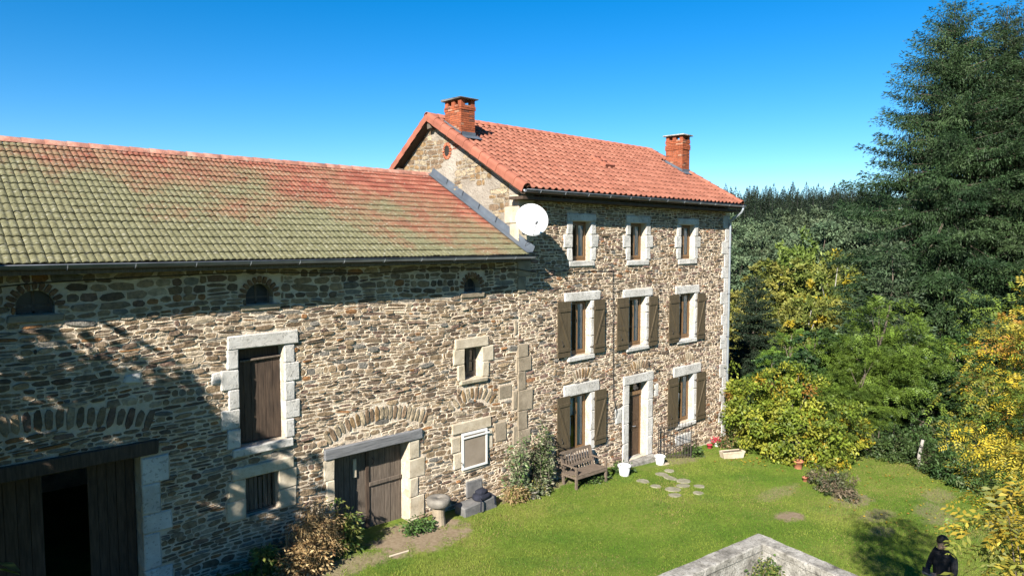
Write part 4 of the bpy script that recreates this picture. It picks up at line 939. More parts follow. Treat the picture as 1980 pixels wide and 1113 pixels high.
def parapet():
    zt = 1.30; c = CAM + ray(1467, 1030) * ((zt - CAMZ) / ray(1467, 1030).z)
    def dirn(px, py): q = CAM + ray(px, py) * ((zt - CAMZ) / ray(px, py).z); return (q - c).normalized()
    e1 = dirn(1270, 1113); e2 = dirn(1663, 1113); o = thing('garden_wall', 'lichen-stained concrete parapet wall turning a corner on the lawn', 'wall', (c.x, c.y, .3)); t = .33; L1, L2 = 4.4, 3.6
    t1 = Vector((-e1.y, e1.x, 0)); t1 = t1 if t1.dot(e2) > 0 else -t1; t2 = Vector((-e2.y, e2.x, 0)); t2 = t2 if t2.dot(e1) > 0 else -t2
    def slab(a, d, L, n, z0, z1, ov, segs, name, mat, gap=.004):
        mb = MB()
        for k in range(segs):
            p0, p1 = a + d * (L * k / segs + gap), a + d * (L * (k + 1) / segs - gap); vs = []; m = 12
            for i in range(m + 1):
                p = p0.lerp(p1, i / m)
                for (of, z) in ((-ov, z0), (-ov, z1 - .02), (-ov + .02, z1), (t + ov - .02, z1), (t + ov, z1 - .02), (t + ov, z0)):
                    q = p + n * of; vs.append((q.x + R.uniform(-.006, .006), q.y + R.uniform(-.006, .006), z + R.uniform(-.006, .006)))
            f = [(i * 6 + j, i * 6 + (j + 1) % 6, (i + 1) * 6 + (j + 1) % 6, (i + 1) * 6 + j) for i in range(m) for j in range(6)] + [tuple(range(6)), tuple(m * 6 + j for j in range(6))[::-1]]
            mb.add(vs, f); mb.build(name, mat, o); mb = MB()
    slab(c, e1, L1, t1, zt - .14, zt, .02, 2, 'coping', 'concrete'); slab(c + e2 * (t + .022), e2, L2, t2, zt - .14, zt - .004, .02, 2, 'coping', 'concrete')
    slab(c + e1 * .01, e1, L1, t1, -.3, zt - .142, -.015, 1, 'wall', 'concrete'); slab(c + e2 * (t + .01), e2, L2, t2, -.3, zt - .143, -.015, 1, 'wall', 'concrete')
    return c, e1, e2
PC, PE1, PE2 = parapet()

# ------------------------------------------------------------------ foliage
def unit(a): return a / np.maximum(np.linalg.norm(a, axis=1, keepdims=True), 1e-6)
def leaves(c, d, nrm, ln, wd, col):
    """leaf quads: base c, direction d, normal nrm, length ln, width wd -> verts, faces, colours"""
    n = len(c); d = unit(d); s = unit(np.cross(d, nrm)); up = np.cross(s, d)
    ln = np.broadcast_to(ln, n)[:, None]; wd = np.broadcast_to(wd, n)[:, None]
    v = np.stack([c, c + d * ln * .5 + s * wd * .5 + up * wd * .12, c + d * ln, c + d * ln * .5 - s * wd * .5 + up * wd * .12], 1).reshape(-1, 3)
    return v, np.arange(4 * n).reshape(-1, 4), np.repeat(col, 4, 0)
def join(parts):
    V = []; Fs = []; C = []; o = 0
    for v, f, c in parts: V.append(v); Fs.append(f + o); C.append(c); o += len(v)
    return np.concatenate(V), np.concatenate(Fs), np.concatenate(C)
def palette(rg, n, cols, wts, var=.18):
    k = rg.choice(len(cols), n, p=np.array(wts) / sum(wts)); c = np.array(cols)[k]; return c * (1 + rg.normal(0, var, (n, 1))).clip(.5, 1.6)
def limbs(mb, base, tips, r0, rg, z_split):
    """tapered trunk to the crown top and limbs curving out to the clump centres"""
    top = max(t[2] for t in tips); trunk = [Vector((base[0] + .03 * top * math.sin(k * 1.3), base[1] + .03 * top * math.cos(k * 1.7) - .03 * top, base[2] + (top - base[2]) * k / 6)) for k in range(7)]
    mb.tube(trunk, [r0 * (1 - .14 * k) for k in range(7)], 8)
    for t in tips:
        z0 = base[2] + (t[2] - base[2]) * rg.uniform(.3, .65); k = (z0 - base[2]) / (top - base[2]) * 6; i = min(5, int(k)); a = trunk[i].lerp(trunk[i + 1], k - i)
        t = Vector(t); m = a.lerp(t, .5) + Vector((0, 0, .12 * (t - a).length)); r = r0 * .32 * (1 - .1 * i)
        mb.tube([a, m, t], [r, r * .6, r * .2], 5, False)
def broadleaf(seed, h, lobes, nclump, nleaf, lsize, cols, wts, clump_r, bark='bark', r0=.16, droop=.2, compound=0, mat='leaf', asp=.55, z0=0, names=('trunk', 'crown'), var=.16, shell=.55):
    """lobes: list of (x, y, z, rx, ry, rz) ellipsoids; leaf clumps on and inside them. Returns (trunk mesh, crown mesh)"""
    rg = np.random.default_rng(seed); vol = np.array([l[3] * l[4] + l[3] * l[5] for l in lobes]); L = np.array(lobes)
    k = rg.choice(len(lobes), nclump, p=vol / vol.sum()); u = unit(rg.normal(size=(nclump, 3))); rad = shell + (1 - shell) * rg.random(nclump) ** .6
    cc = L[k, :3] + u * rad[:, None] * L[k, 3:6]; cc[:, 2] = np.maximum(cc[:, 2], z0 + .1)
    ccol = palette(rg, nclump, cols, wts, .12); per = max(1, nleaf // nclump); cs = clump_r * rg.uniform(.6, 1.35, nclump)
    c = np.repeat(cc, per, 0); q = unit(rg.normal(size=(len(c), 3))) * (rg.random((len(c), 1)) ** .45); q[:, 2] *= .6; pos = c + q * np.repeat(cs, per)[:, None]
    out = np.repeat(u, per, 0); n = len(pos); col = np.repeat(ccol, per, 0) * (1 + rg.normal(0, var, (n, 1))).clip(.5, 1.7)
    if compound:   # pinnate leaves: pairs of leaflets along a drooping stalk
        m = compound; stalk = unit(out * .8 + rg.normal(size=(n, 3)) * .6 + np.array([0, 0, -droop])); side = unit(np.cross(stalk, np.array([0, 0, 1.]) + rg.normal(size=(n, 3)) * .3)); nr = unit(np.cross(side, stalk)); parts = []
        ls = lsize * rg.uniform(.75, 1.2, n)
        for i in range(m):
            t = (i + .6) / m; b = pos + stalk * (t * ls * m * .55)[:, None] + np.array([0, 0, -1]) * (t * t * ls * m * .12)[:, None]
            for s in (-1, 1): parts.append(leaves(b, side * s + stalk * .55 + np.array([0, 0, -.25]), nr + rg.normal(size=(n, 3)) * .25, ls * (1 - .3 * t), ls * (1 - .3 * t) * .36, col * rg.uniform(.9, 1.1, (n, 1))))
        v, f, cl = join(parts)
    else:
        d = out * .5 + rg.normal(size=(n, 3)) * .7 + np.array([0, 0, -droop]); nr = out * .7 + np.array([0, 0, .8]) + rg.normal(size=(n, 3)) * .55
        s = lsize * rg.uniform(.6, 1.3, n); v, f, cl = leaves(pos, d, nr, s, s * asp, col)
    crown = np_mesh(names[1], v, f, cl); crown.materials.append(MATS[mat])
    mb = MB(); tips = [tuple(x) for x in cc[rg.choice(nclump, min(nclump, 26), replace=False)]]; base = (float(L[:, 0].mean()), float(L[:, 1].mean()), z0 - .3)
    limbs(mb, base, tips, r0, rg, .3); tk = mb.mesh(names[0]); tk.materials.append(MATS[bark]); return tk, crown
def spruce(seed, h, rbase, nwh, nb, step, tw, cols, wts, z_low=.06, droop=.30, hang=.75, power=.8, ns=5, pend=True, strings=1, lat=.26, slim=.30, lmax=99, rise=.35):
    """conifer: whorls of drooping boughs hung with needle sprays"""
    rg = np.random.default_rng(seed); mb = MB(); mb.tube([(.1 * math.sin(k), .1 * math.cos(k * 1.4), h * k / 8) for k in range(9)], [max(.015, h * .014 * (1 - k / 8.1)) for k in range(9)], 8)
    C = []; D = []; LN = []; WD = []; CO = []
    for wv in range(nwh):
        t = z_low + (1 - z_low) * (wv + rg.uniform(0, .8)) / nwh; t = min(t, .992); z = h * t
        for b in range(nb if t < .9 else max(3, nb - 2)):
            az = 2 * PI * (b + rg.uniform(-.35, .35)) / nb + wv * 2.4; tb = min(.992, max(z_low, t + rg.uniform(-1.3, 1.3) / nwh)); z = h * tb; L = min(lmax, rbase * (1 - tb) ** power) * rg.uniform(.76, 1.08) + .18
            if L < .25: L = .25
            hd = np.array([math.cos(az), math.sin(az), 0]); n = max(4, int(L / (step if L > 2.5 else step * .62))); s = (np.arange(n) + .6) / n
            dr = droop * rg.uniform(.25, 1.5) * (1 - .9 * max(0, t - .5) / .5) - rise * max(0, t - .45) / .55
            zz = z - dr * L * s + .38 * droop * L * np.maximum(s - .62, 0) ** 1.3 * 2
            P = hd * (s * L)[:, None]; P[:, 2] = zz
            if L > 1.2: mb.tube([(0, 0, z)] + [tuple(P[i] - np.array([0, 0, .03])) for i in (n // 3, 2 * n // 3)], [.008 * L + .01, .006 * L + .004, .003], 4, False)
            col = palette(rg, 1, cols, wts, .12)[0]; side = np.array([-hd[1], hd[0], 0])
            for i in range(n):
                wid = L * lat * (1 - s[i] * .55) + .1
                for sd in (-1, 1, 0):
                    if sd: e = side * sd * wid * rg.uniform(.4, 1) + hd * wid * .45; m = max(2, int(ns * wid / .55))
                    else: e = hd * step * 1.2; m = max(1, ns // 3)
                    q = (np.arange(m) + rg.random(m)) / m; pos = P[i] + e * q[:, None]; pos[:, 2] -= .18 * wid * q * (1 + rg.random(m))
                    hg = hang * rg.uniform(.5, 1.2, m) * (1 if pend else .4)
                    tipk = min(1, max(0, (s[i] - .55) / .35)) * (.5 + .5 * t); d = np.array([0, 0, -1]) * hg[:, None] * (1 - .95 * tipk) + unit(np.tile(e, (m, 1))) * (.5 + .4 * tipk) + (hd * .6 + np.array([0, 0, .25])) * tipk + rg.normal(size=(m, 3)) * .28
                    ll = tw * rg.uniform(.7, 1.5, m) * (.6 + .5 * (1 - t)); cl = np.tile(col, (m, 1)) * (1 + rg.normal(0, .2, (m, 1)))
                    for j in range(strings):
                        kk = rg.random(m) < (1 if j == 0 else (.75 - .2 * j) * (1 - .8 * tipk))
                        C.append(pos[kk] + unit(d[kk]) * (ll[kk] * .2) [:, None] * j + np.array([0, 0, -1]) * (ll[kk] * .62 * j)[:, None] + rg.normal(size=(kk.sum(), 3)) * .03); D.append(d[kk] * np.array([1, 1, 1 + j]) + rg.normal(size=(kk.sum(), 3)) * .25); LN.append(ll[kk] * (1 - .12 * j)); CO.append(cl[kk] * (1 - .06 * j))
            C.append(P[-1:]); D.append(hd[None] + np.array([[0, 0, .1]])); LN.append(np.array([tw * 1.1])); CO.append(col[None] * 1.2)
    C = np.concatenate(C); D = np.concatenate(D); LN = np.concatenate(LN); CO = np.concatenate(CO).clip(.002, 1)
    parts = [leaves(C, D, rg.normal(size=C.shape), LN, LN * slim, CO)]
    k = rg.random(len(C)) < .8; parts.append(leaves(C[k], D[k] + rg.normal(size=(k.sum(), 3)) * .55, rg.normal(size=(k.sum(), 3)), LN[k] * .7, LN[k] * slim * .7, CO[k] * 1.15))
    v, f, c = join(parts); cr = np_mesh('crown', v, f, c); cr.materials.append(MATS['needle']); tk = mb.mesh('trunk'); tk.materials.append(MATS['bark']); return tk, cr
def plant_tree(meshes, name, label, cat, loc, rz=0, sc=1, group=None, names=('trunk', 'crown')):
    o = thing(name, label, cat, loc, group, False, rz, sc)
    for me, nm in zip(meshes, names):
        if me is not None: link(nm, me, None, o)
    return o
G_DARK = [(.030, .055, .022), (.042, .072, .030), (.055, .085, .036)]
# the tall spruce and its two companions
big = spruce(3, 22.5, 7.9, 58, 9, .25, .21, [(.016, .036, .013), (.028, .055, .019), (.048, .082, .030)], [3, 4, 2], .08, .34, 1.25, .66, 8, strings=3, lat=.24, slim=.24, lmax=4.7, rise=.5)
def on_terrain(px, depth):
    q = CAM + (_h + _r * ((px - CXP) / (F_PX / 1.0))) * depth; return Vector((q.x, q.y, gz(q.x, q.y) - .2))
p = on_terrain(1826, 35); H1 = CAMZ + 35 * (468 - 14) / F_PX - p.z
plant_tree(big, 'spruce_tree', 'tallest dark spruce with drooping boughs, standing nearest the birches', 'tree', p, .4, (1, 1, H1 / 22.5), 'tall spruces beyond the lawn')
p = on_terrain(1928, 36.5); plant_tree(big, 'spruce_tree', 'tall spruce with pale bare leader standing close behind the tallest spruce', 'tree', p, 2.5, (.95, .95, (CAMZ + 36.5 * (468 - 22) / F_PX - p.z) / 22.5), 'tall spruces beyond the lawn')
p = on_terrain(2015, 33); plant_tree(big, 'spruce_tree', 'tall spruce farthest from the house in the row of tall spruces', 'tree', p, 4.1, (.9, .9, (CAMZ + 33 * (468 - 40) / F_PX - p.z) / 22.5), 'tall spruces beyond the lawn')
sm = spruce(5, 9, 2.9, 26, 7, .26, .26, [(.040, .070, .034), (.055, .09, .042)], [1, 1], .05, .3, .8, .75, 5)
for px, dp, ty, rz, lb in ((1725, 32, 470, 1.0, 'younger spruce with hanging twigs growing at the foot of the tallest spruce'), (1690, 34.5, 520, 2.2, 'low spruce beside the yellow birch, under the tall spruce boughs')):
    p = on_terrain(px, dp); plant_tree(sm, 'spruce_tree', lb, 'tree', p, rz, (1, 1, (CAMZ + dp * (468 - ty) / F_PX - p.z) / 9), 'small spruces under the tall spruces')
# dark fir just past the house corner
fir = spruce(8, 9, 2.6, 34, 9, .2, .2, [(.018, .034, .018), (.026, .046, .024), (.034, .058, .03)], [2, 2, 1], .03, .12, .35, .62, 6, False)
p = on_terrain(1462, 36); plant_tree(fir, 'fir_tree', 'dense very dark green fir just past the house corner', 'tree', p, .3, (.72, .72, (CAMZ + 36 * (468 - 535) / F_PX - p.z) / 9))
# far forest on the ridge
def cone_tree(seed, h, r, n, cols, wts):
    """distant spruce: needle sprays over a slim cone, trunk inside, one mesh"""
    g = np.random.default_rng(seed); t = 1 - (1 - .08) * g.random(n) ** .62; tier = .5 + .5 * np.abs(np.sin(t * 34 + g.normal(0, .5, n))); a = g.uniform(0, 2 * PI, n)
    rr = r * (1 - t) ** .95 * (.35 + .65 * g.random(n) ** .5) * (.72 + .4 * tier) * (1 + .18 * np.sin(a * 3 + t * 9)); P = np.stack([np.cos(a) * rr, np.sin(a) * rr, h * t - .25 * rr], 1)
    d = np.stack([np.cos(a), np.sin(a), np.full(n, -.45)], 1) + g.normal(size=(n, 3)) * .3; ln = (.28 + .75 * (1 - t)) * g.uniform(.6, 1.3, n)
    top = t > .93; d[top] = g.normal(size=(top.sum(), 3)) * .25 + np.array([0, 0, .5])
    v, f, c = leaves(P, d, g.normal(size=(n, 3)) * .6 + np.array([0, 0, 1]), ln, ln * .45, palette(g, n, cols, wts, .2)); mb = MB().tube([(0, 0, 0), (0, 0, h * .5), (0, 0, h * .99)], [h * .012, h * .008, .02], 6, False)
    tv = np.array(mb.v); tf = np.array(mb.f); me = np_mesh('ridge_spruce', np.concatenate([v, tv]), np.concatenate([f, tf + len(v)]), np.concatenate([c, np.full((len(tv), 3), .03)])); me.materials.append(MATS['needle']); return me
one = [cone_tree(20 + k, 16, 3.7 + .4 * k, 3000, [(.012, .023, .012), (.019, .033, .017), (.030, .046, .024)], [2, 3, 1]) for k in range(4)]
rg = random.Random(4); cnt = 0
for row, (d0, n) in enumerate(((300, 40), (275, 40), (250, 38), (225, 36), (200, 34), (178, 30))):
    for k in range(n):
        px = 1375 + (1720 - 1375) * (k + rg.uniform(-.2, .2)) / n; dp = d0 + rg.uniform(-9, 9); p = on_terrain(px, dp)
        o = link('ridge_spruce', one[rg.randrange(4)], None); o.location = p; s = rg.uniform(.72, 1.06); o.scale = (s * 1.05, s * 1.05, s * rg.uniform(.95, 1.1)); o.rotation_euler.z = rg.uniform(0, 6)
        tag(o, 'dark spruce in the forest along the far ridge', 'tree', 'spruces of the far ridge forest')
# grey-green pines on the nearer slope
pines = [broadleaf(40 + k, 14, [(0, 0, 10.5, 2.6, 2.6, 3.2), (.9, .4, 8, 2.8, 2.6, 2.2), (-.9, -.6, 6.2, 2.6, 2.6, 1.8), (0, 0, 4.2, 2.3, 2.3, 1.4)], 170, 9500, .42, [(.062, .096, .050), (.086, .126, .066), (.112, .152, .080)], [2, 3, 2], .7, 'bark', .16, .1, 0, 'needle', .42) for k in range(2)]
for px, dp, ty in ((1425, 88, 478), (1462, 96, 455), (1500, 104, 428), (1545, 112, 420), (1590, 108, 405), (1628, 100, 402), (1660, 94, 412), (1615, 96, 430), (1655, 86, 440), (1580, 92, 430), (1440, 92, 490), (1408, 95, 460), (1480, 95, 470), (1520, 90, 455), (1690, 92, 418), (1570, 98, 440), (1640, 90, 445), (1672, 88, 450), (1560, 125, 400), (1510, 130, 405), (1450, 120, 425), (1420, 128, 415)):
    p = on_terrain(px, dp); h = CAMZ + dp * (468 - ty) / F_PX - p.z; s = h / 13.6; k = min(1.25, max(.75, s)) * rg.uniform(.9, 1.15)
    plant_tree(pines[rg.randrange(2)], 'pine_tree', 'grey-green pine on the slope between the birches and the ridge forest', 'tree', p, rg.uniform(0, 6), (k, k, s), 'pines on the slope')
# deciduous trees beyond the lawn
def lob(*l): return list(l)
crown8 = lob((0, 0, 6.2, 2.0, 2.0, 2.2), (1.3, .5, 5.0, 1.9, 1.7, 1.8), (-1.2, .6, 4.6, 1.8, 1.7, 1.8), (.3, -1.2, 4.2, 1.9, 1.7, 1.7), (-.4, 0, 2.6, 2.2, 2.0, 1.6))
def top_scale(p, dp, ty, h=8.4): return (CAMZ + dp * (468 - ty) / F_PX - p.z) / h
LIME = [(.13, .20, .035), (.17, .24, .05), (.10, .16, .03)]
t1 = broadleaf(61, 8, crown8, 150, 11000, .38, LIME, [2, 2, 1], .55)
p = on_terrain(1540, 76); s = top_scale(p, 76, 436); plant_tree(t1, 'broadleaf_tree', 'round fresh green tree standing among the grey-green pines', 'tree', p, 0, (1.0, 1.0, s))
OLIVE = [(.23, .24, .05), (.30, .29, .06), (.18, .22, .045), (.42, .32, .025)]
t2 = broadleaf(62, 8, crown8, 190, 13000, .30, OLIVE, [3, 2.4, 3, .12], .5, 'pale_bark')
t3 = broadleaf(63, 8, crown8, 190, 13000, .28, [(.19, .20, .04), (.38, .29, .025), (.46, .34, .02), (.14, .17, .035)], [4, .7, .35, 4], .55, 'pale_bark')
for m, px, dp, ty, s_, lb in ((t2, 1500, 70, 500, 1.6, 'olive green birch crown beyond the dark fir'), (t3, 1618, 60, 485, 1.05, 'birch turning golden yellow beside the spruces'), (t2, 1568, 68, 496, 1.6, 'olive green birch between the dark fir and the golden birch'), (t2, 1418, 56, 560, 1.0, 'green birch half hidden behind the house corner downpipe'), (t3, 1562, 52, 575, 1.0, 'smaller birch with yellow leaves low in front of the olive birches'), (t2, 1470, 60, 560, 1.2, 'low olive birch just above the dark fir'), (t2, 1610, 74, 515, 1.4, 'olive birch behind the golden birch'), (t2, 1650, 55, 560, 1.0, 'narrow olive birch at the foot of the golden birch')):
    p = on_terrain(px, dp); plant_tree(m, 'birch_tree', lb, 'tree', p, px * .1, (s_, s_, top_scale(p, dp, ty)), 'autumn birches in the valley')
MAPLE = [(.028, .060, .018), (.045, .090, .022), (.065, .12, .028)]
t4 = broadleaf(64, 8, crown8, 170, 12000, .24, MAPLE, [3, 3, 1.5], .5, asp=.8)
ASH = [(.125, .215, .028), (.17, .28, .04), (.085, .155, .024)]
t5 = broadleaf(65, 8, crown8, 200, 6500, .16, ASH, [3, 2, 2], .55, compound=4, droop=.5)
for m, px, dp, ty, s_, lb, nm in ((t4, 1590, 29.5, 630, .62, 'dark green maple growing between the yellow shrub and the pale ash', 'maple_tree'), (t4, 1680, 31, 650, .7, 'dark leafy maple behind the pale green ash', 'maple_tree'), (t5, 1712, 27.5, 575, .80, 'tall pale green ash with feathery leaves at the lawn edge', 'ash_tree'), (t5, 1665, 26.5, 690, .62, 'smaller bright green ash leaning over the lawn beside the shrub', 'ash_tree'), (t4, 1790, 28, 690, .72, 'dark green maple in the shade under the tall spruces', 'maple_tree'), (t4, 1850, 30, 640, .7, 'dark maple behind the yellow foliage under the spruces', 'maple_tree'), (t5, 1540, 33, 640, .75, 'yellow-green ash behind the shrub, below the dark fir', 'ash_tree'), (t4, 1505, 31, 680, .5, 'low dark maple between the fir and the yellow shrub', 'maple_tree'), (t4, 1920, 27, 720, .6, 'dark bushy maple at the end of the hedge', 'maple_tree')):
    p = on_terrain(px, dp); plant_tree(m, nm, lb, 'tree', p, px * .37, (s_, s_, top_scale(p, dp, ty)), None)
# flowering shrub at the lawn edge beside the house
FORS = [(.125, .19, .024), (.20, .275, .032), (.31, .34, .04), (.46, .37, .03), (.34, .19, .035)]
def shrub(seed, lobes, label, cols, wts, n=14000, nc=220, ls=.13, loc=(0, 0, 0), name='shrub', cr=.32, group=None, asp=.55, comp=0, bark='bark', shell=.55, names=('stems', 'foliage')):
    m = broadleaf(seed, 3, lobes, nc, n, ls, cols, wts, cr, bark, .05, .25, comp, 'leaf', asp, names=names, shell=shell); return plant_tree(m, name, label, 'shrub', loc, 0, 1, group, names)
q = at_ground(1540, 905); shrub(71, [(0, 0, 1.2, 1.5, 1.3, 1.2), (-.3, 1.3, 1.7, 1.3, 1.2, 1.4), (.5, 2.3, 1.5, 1.0, 1.0, 1.5), (.9, .6, 2.1, 1.2, 1.2, 1.1), (1.2, -.9, 1.2, 1.1, 1.0, 1.1), (.2, -1.0, .7, .8, .7, .7)], 'big rounded yellow-green shrub at the edge of the lawn beside the house', FORS, [2.4, 4, 3.2, 1.0, .25], 22000, 330, .125, (q.x + .9, q.y + .4, q.z - .1))
q = at_ground(1625, 955); shrub(72, [(0, 0, .3, .6, .6, .35), (.3, .5, .3, .6, .5, .35), (-.35, -.3, .2, .4, .4, .25)], 'low clump of dry grey-brown and green stems in front of the big shrub', [(.10, .11, .05), (.16, .13, .08), (.22, .17, .11), (.07, .10, .04)], [2, 2, 1, 2], 2600, 70, .10, (q.x, q.y + .1, q.z), cr=.18, asp=.3)
HEDGE = [(.035, .07, .02), (.05, .095, .025), (.07, .12, .03), (.12, .15, .06)]
for i, (px, py, lb, w_) in enumerate(((1690, 880, 'low nettle clump beside the big shrub', .8), (1722, 888, 'rough green weed clump beside the leaning fence post', .8), (1838, 925, 'leafy weed clump just past the leaning fence post', .9), (1870, 945, 'tall weed clump of upright green stems at the lawn edge', .8), (1935, 960, 'dense bramble clump at the end of the lawn', .9), (1825, 872, 'dark bramble bush behind the leaning fence post', 1.2), (1880, 890, 'dark bramble bush behind the tall weed clump', 1.3), (1720, 870, 'dark bramble bush behind the nettle clump', 1.0))):
    q = at_ground(px, py); shrub(80 + i, [(0, 0, .45 * w_, .8 * w_, .8 * w_, .6 * w_), (.5, .5, .5 * w_, .8 * w_, .8 * w_, .7 * w_), (.3, -.5, .3 * w_, .7 * w_, .7 * w_, .5 * w_)], lb, HEDGE, [2, 3, 2, .5], 3200, 80, .12, q, 'weed_clump', .26, 'weeds along the lawn edge', .4)
# tall ash-like tree close by with yellow autumn leaves, and shade tree before the barn
YEL = [(.40, .30, .03), (.50, .36, .03), (.28, .25, .04), (.14, .19, .03), (.34, .17, .035)]
def rel(d, r, z): return (d * math.cos(TH) + r * math.sin(TH), d * math.sin(TH) - r * math.cos(TH), z)
lb_ = [(*rel(6.9, 5.35, 6.0), .95, .95, .8), (*rel(6.7, 5.75, 5.0), 1.1, 1.1, .9), (*rel(6.7, 5.15, 5.4), .6, .6, .7), (*rel(7.3, 6.1, 6.3), 1.1, 1.1, .7), (*rel(6.3, 5.4, 3.6), .75, .75, .7), (*rel(6.0, 5.0, 2.9), .6, .6, .6), (*rel(6.6, 6.2, 4.0), 1.1, 1.1, 1.2), (*rel(6.4, 4.98, 4.75), .4, .4, .4)]
m = broadleaf(91, 7, lb_, 380, 9500, .050, YEL, [1.8, 1.4, 3.4, 4.4, .9], .30, 'bark', .09, .45, 4, z0=.5, shell=.25)
plant_tree(m, 'yellow_tree', 'tree with feathery golden yellow leaves overhanging the end of the lawn', 'tree', (0, 0, 0))
lb_ = [(*rel(4.9, 3.95, 5.35), .35, .35, .28), (*rel(5.0, 3.72, 5.05), .22, .22, .2), (*rel(4.8, 3.62, 4.95), .2, .2, .2), (*rel(5.0, 4.2, 5.6), .4, .4, .3)]
m = broadleaf(93, 6, lb_, 44, 420, .085, [(.46, .36, .04), (.38, .33, .05), (.24, .26, .05), (.5, .33, .03)], [3, 2, 2, 1], .2, 'bark', .05, .5, 4, z0=.6, shell=.2)
plant_tree(m, 'yellow_sapling', 'slender sapling with long yellow-green leaflets beside the person in dark jacket', 'tree', (0, 0, 0))
lb_ = [(-2.3, 10.4, 5.7, 2.6, 2.1, 2.4), (-3.4, 10.4, 7.5, 2.1, 1.8, 1.9), (-1.25, 10.3, 3.9, 1.7, 1.6, 1.6), (-4.4, 10.2, 5.0, 2.2, 1.9, 2.4), (-3.2, 10.0, 4.2, 2.0, 1.6, 1.8)]
m = broadleaf(94, 9, lb_, 290, 18000, .26, MAPLE, [2, 2, 1], .62, r0=.2, z0=1.0, asp=.7)
plant_tree(m, 'walnut_tree', 'leafy green tree standing before the barn, shading its wall', 'tree', (0, 0, 0))
# plants growing against the walls
def wallplant(seed, x, y, w_, h, n, label, cols, wts, ls=.09, nst=16, lean=.25, asp=.35, name='wall_plant', dry=False):
    rg = np.random.default_rng(seed); zb = gz(x, y) - .03; mb = MB(); P = []; D = []
    for k in range(nst):
        a = rg.uniform(-1, 1); x0 = x + a * w_ * .6; y0 = y + rg.uniform(-.15, .15); hh = h * rg.uniform(.35, 1) * (1 - .3 * abs(a)); L = rg.uniform(-lean, lean); dy = rg.uniform(-.14, .05)
        pts = [Vector((x0 + L * hh * t + .05 * math.sin(5 * t + k), y0 + dy * hh * t * t, zb + hh * (t - (.22 * t ** 3 if not dry else .3 * t ** 4)))) for t in (0, .2, .4, .6, .8, 1)]
        mb.tube(pts, [.012, .011, .01, .008, .006, .003], 4, False); m = n // nst
        t = rg.uniform(.08, 1, m) ** .8 * 4.999; i = t.astype(int); A = np.array(pts); p = A[i] + (A[i + 1] - A[i]) * (t - i)[:, None]; e = rg.normal(size=(m, 3)); e[:, 2] *= .5; r = rg.uniform(0, .16 if not dry else .2, (m, 1)); P.append(p + unit(e) * r); D.append(e + np.array([0, -.3, -.25]))
    P = np.concatenate(P); D = np.concatenate(D); n = len(P); s = ls * rg.uniform(.5, 1.4, n); v, f, c = leaves(P, D, rg.normal(size=(n, 3)) + np.array([-.3, -.5, .8]), s, s * asp, palette(rg, n, cols, wts))
    o = thing(name, label, 'plant', (x, y, zb)); mb.build('stems', 'straw' if dry else 'bark', o); cr = np_mesh('foliage', v, f, c); cr.materials.append(MATS['leaf']); link('foliage', cr, None, o); return o
DRY = [(.28, .17, .075), (.38, .26, .125), (.20, .115, .055), (.48, .36, .19)]; GRN = [(.07, .13, .03), (.10, .17, .04), (.05, .09, .025)]; YG = [(.20, .22, .05), (.14, .18, .04), (.28, .26, .08)]; GREY = [(.18, .22, .12), (.24, .27, .15), (.32, .31, .21), (.13, .18, .08)]
wallplant(101, 6.25, 12.5, .8, 1.9, 4600, 'dense mass of withered brown plants beside the barn door', DRY, [2, 3, 1.5, 3], .085, 110, .14, .2, dry=True)
wallplant(102, 5.85, 12.15, .7, .95, 3000, 'lower withered brown stems spilling onto the lawn by the barn', DRY, [3, 3, 2, 2], .075, 40, .15, .4, dry=True)
wallplant(103, 7.0, 12.55, .25, 1.75, 1300, 'tall yellow-green plant leaning before the barn door post', YG + GRN, [2, 2, 1, 1, 1, 1], .11, 16, .14, .3)
wallplant(104, 5.25, 12.5, .25, 1.25, 1000, 'pale green weed below the low barred barn window', YG + GRN, [1, 2, 1, 1, 2, 1], .11, 12, .1, .4)
wallplant(105, 8.75, 12.45, .5, .38, 1200, 'small green weeds at the barn door sill', GRN, [2, 1, 2], .07, 26, .3, .5, 'weed_clump')
wallplant(106, 12.0, 12.62, .32, 2.4, 1300, 'tall grey-green climbing plant where barn and house walls meet', GREY + GRN, [2, 2, 1, 2, 1, 1, 1], .095, 20, .06, .4)
wallplant(107, 13.0, 12.68, .38, 3.0, 1700, 'tall grey-green climbing plant beside the ground-floor shutter', GREY + GRN, [2, 2, 1, 2, 1, 1, 1], .095, 26, .07, .4)
wallplant(108, 12.5, 12.45, .8, .6, 1300, 'bushy lower plant between the two climbing plants', GREY + YG, [2, 1, 1, 2, 1, 1, 1], .09, 28, .2, .4)
wallplant(109, 11.75, 12.45, .35, .75, 1300, 'straw-coloured dry plant at the foot of the climbing plants', DRY + YG, [1, 2, .5, 3, 1, 1, 1], .08, 22, .2, .3, dry=True)
wallplant(110, 14.9, 12.35, .75, .32, 1500, 'green weeds under the garden bench', GRN, [2, 1, 2], .08, 34, .3, .5, 'weed_clump')
wallplant(111, 16.2, 12.5, .35, .5, 900, 'green weeds between bench and white bucket', GRN, [2, 1, 2], .08, 18, .3, .5, 'weed_clump')
wallplant(112, 20.2, 12.45, .35, .55, 1000, 'leafy green plant beyond the iron railing', GRN, [2, 2, 2], .09, 18, .25, .6, 'weed_clump')
wallplant(113, 4.3, 12.2, .9, .6, 2200, 'dark green weeds in the shade between cart door and withered plants', GRN, [2, 1, 2], .1, 34, .3, .5, 'weed_clump')
wallplant(114, 22.3, 12.3, .6, 1.0, 1500, 'dry stems and green leaves at the far house corner', DRY + GRN, [1, 1, 1, 1, 2, 2, 1], .09, 24, .25, .4)
q = PC + (PE1 + PE2) * .55; wallplant(115, q.x, q.y, .35, .95, 1500, 'green creeper growing in the corner of the concrete parapet', YG + GRN, [2, 2, 1, 2, 2, 1], .06, 22, .25, .6)
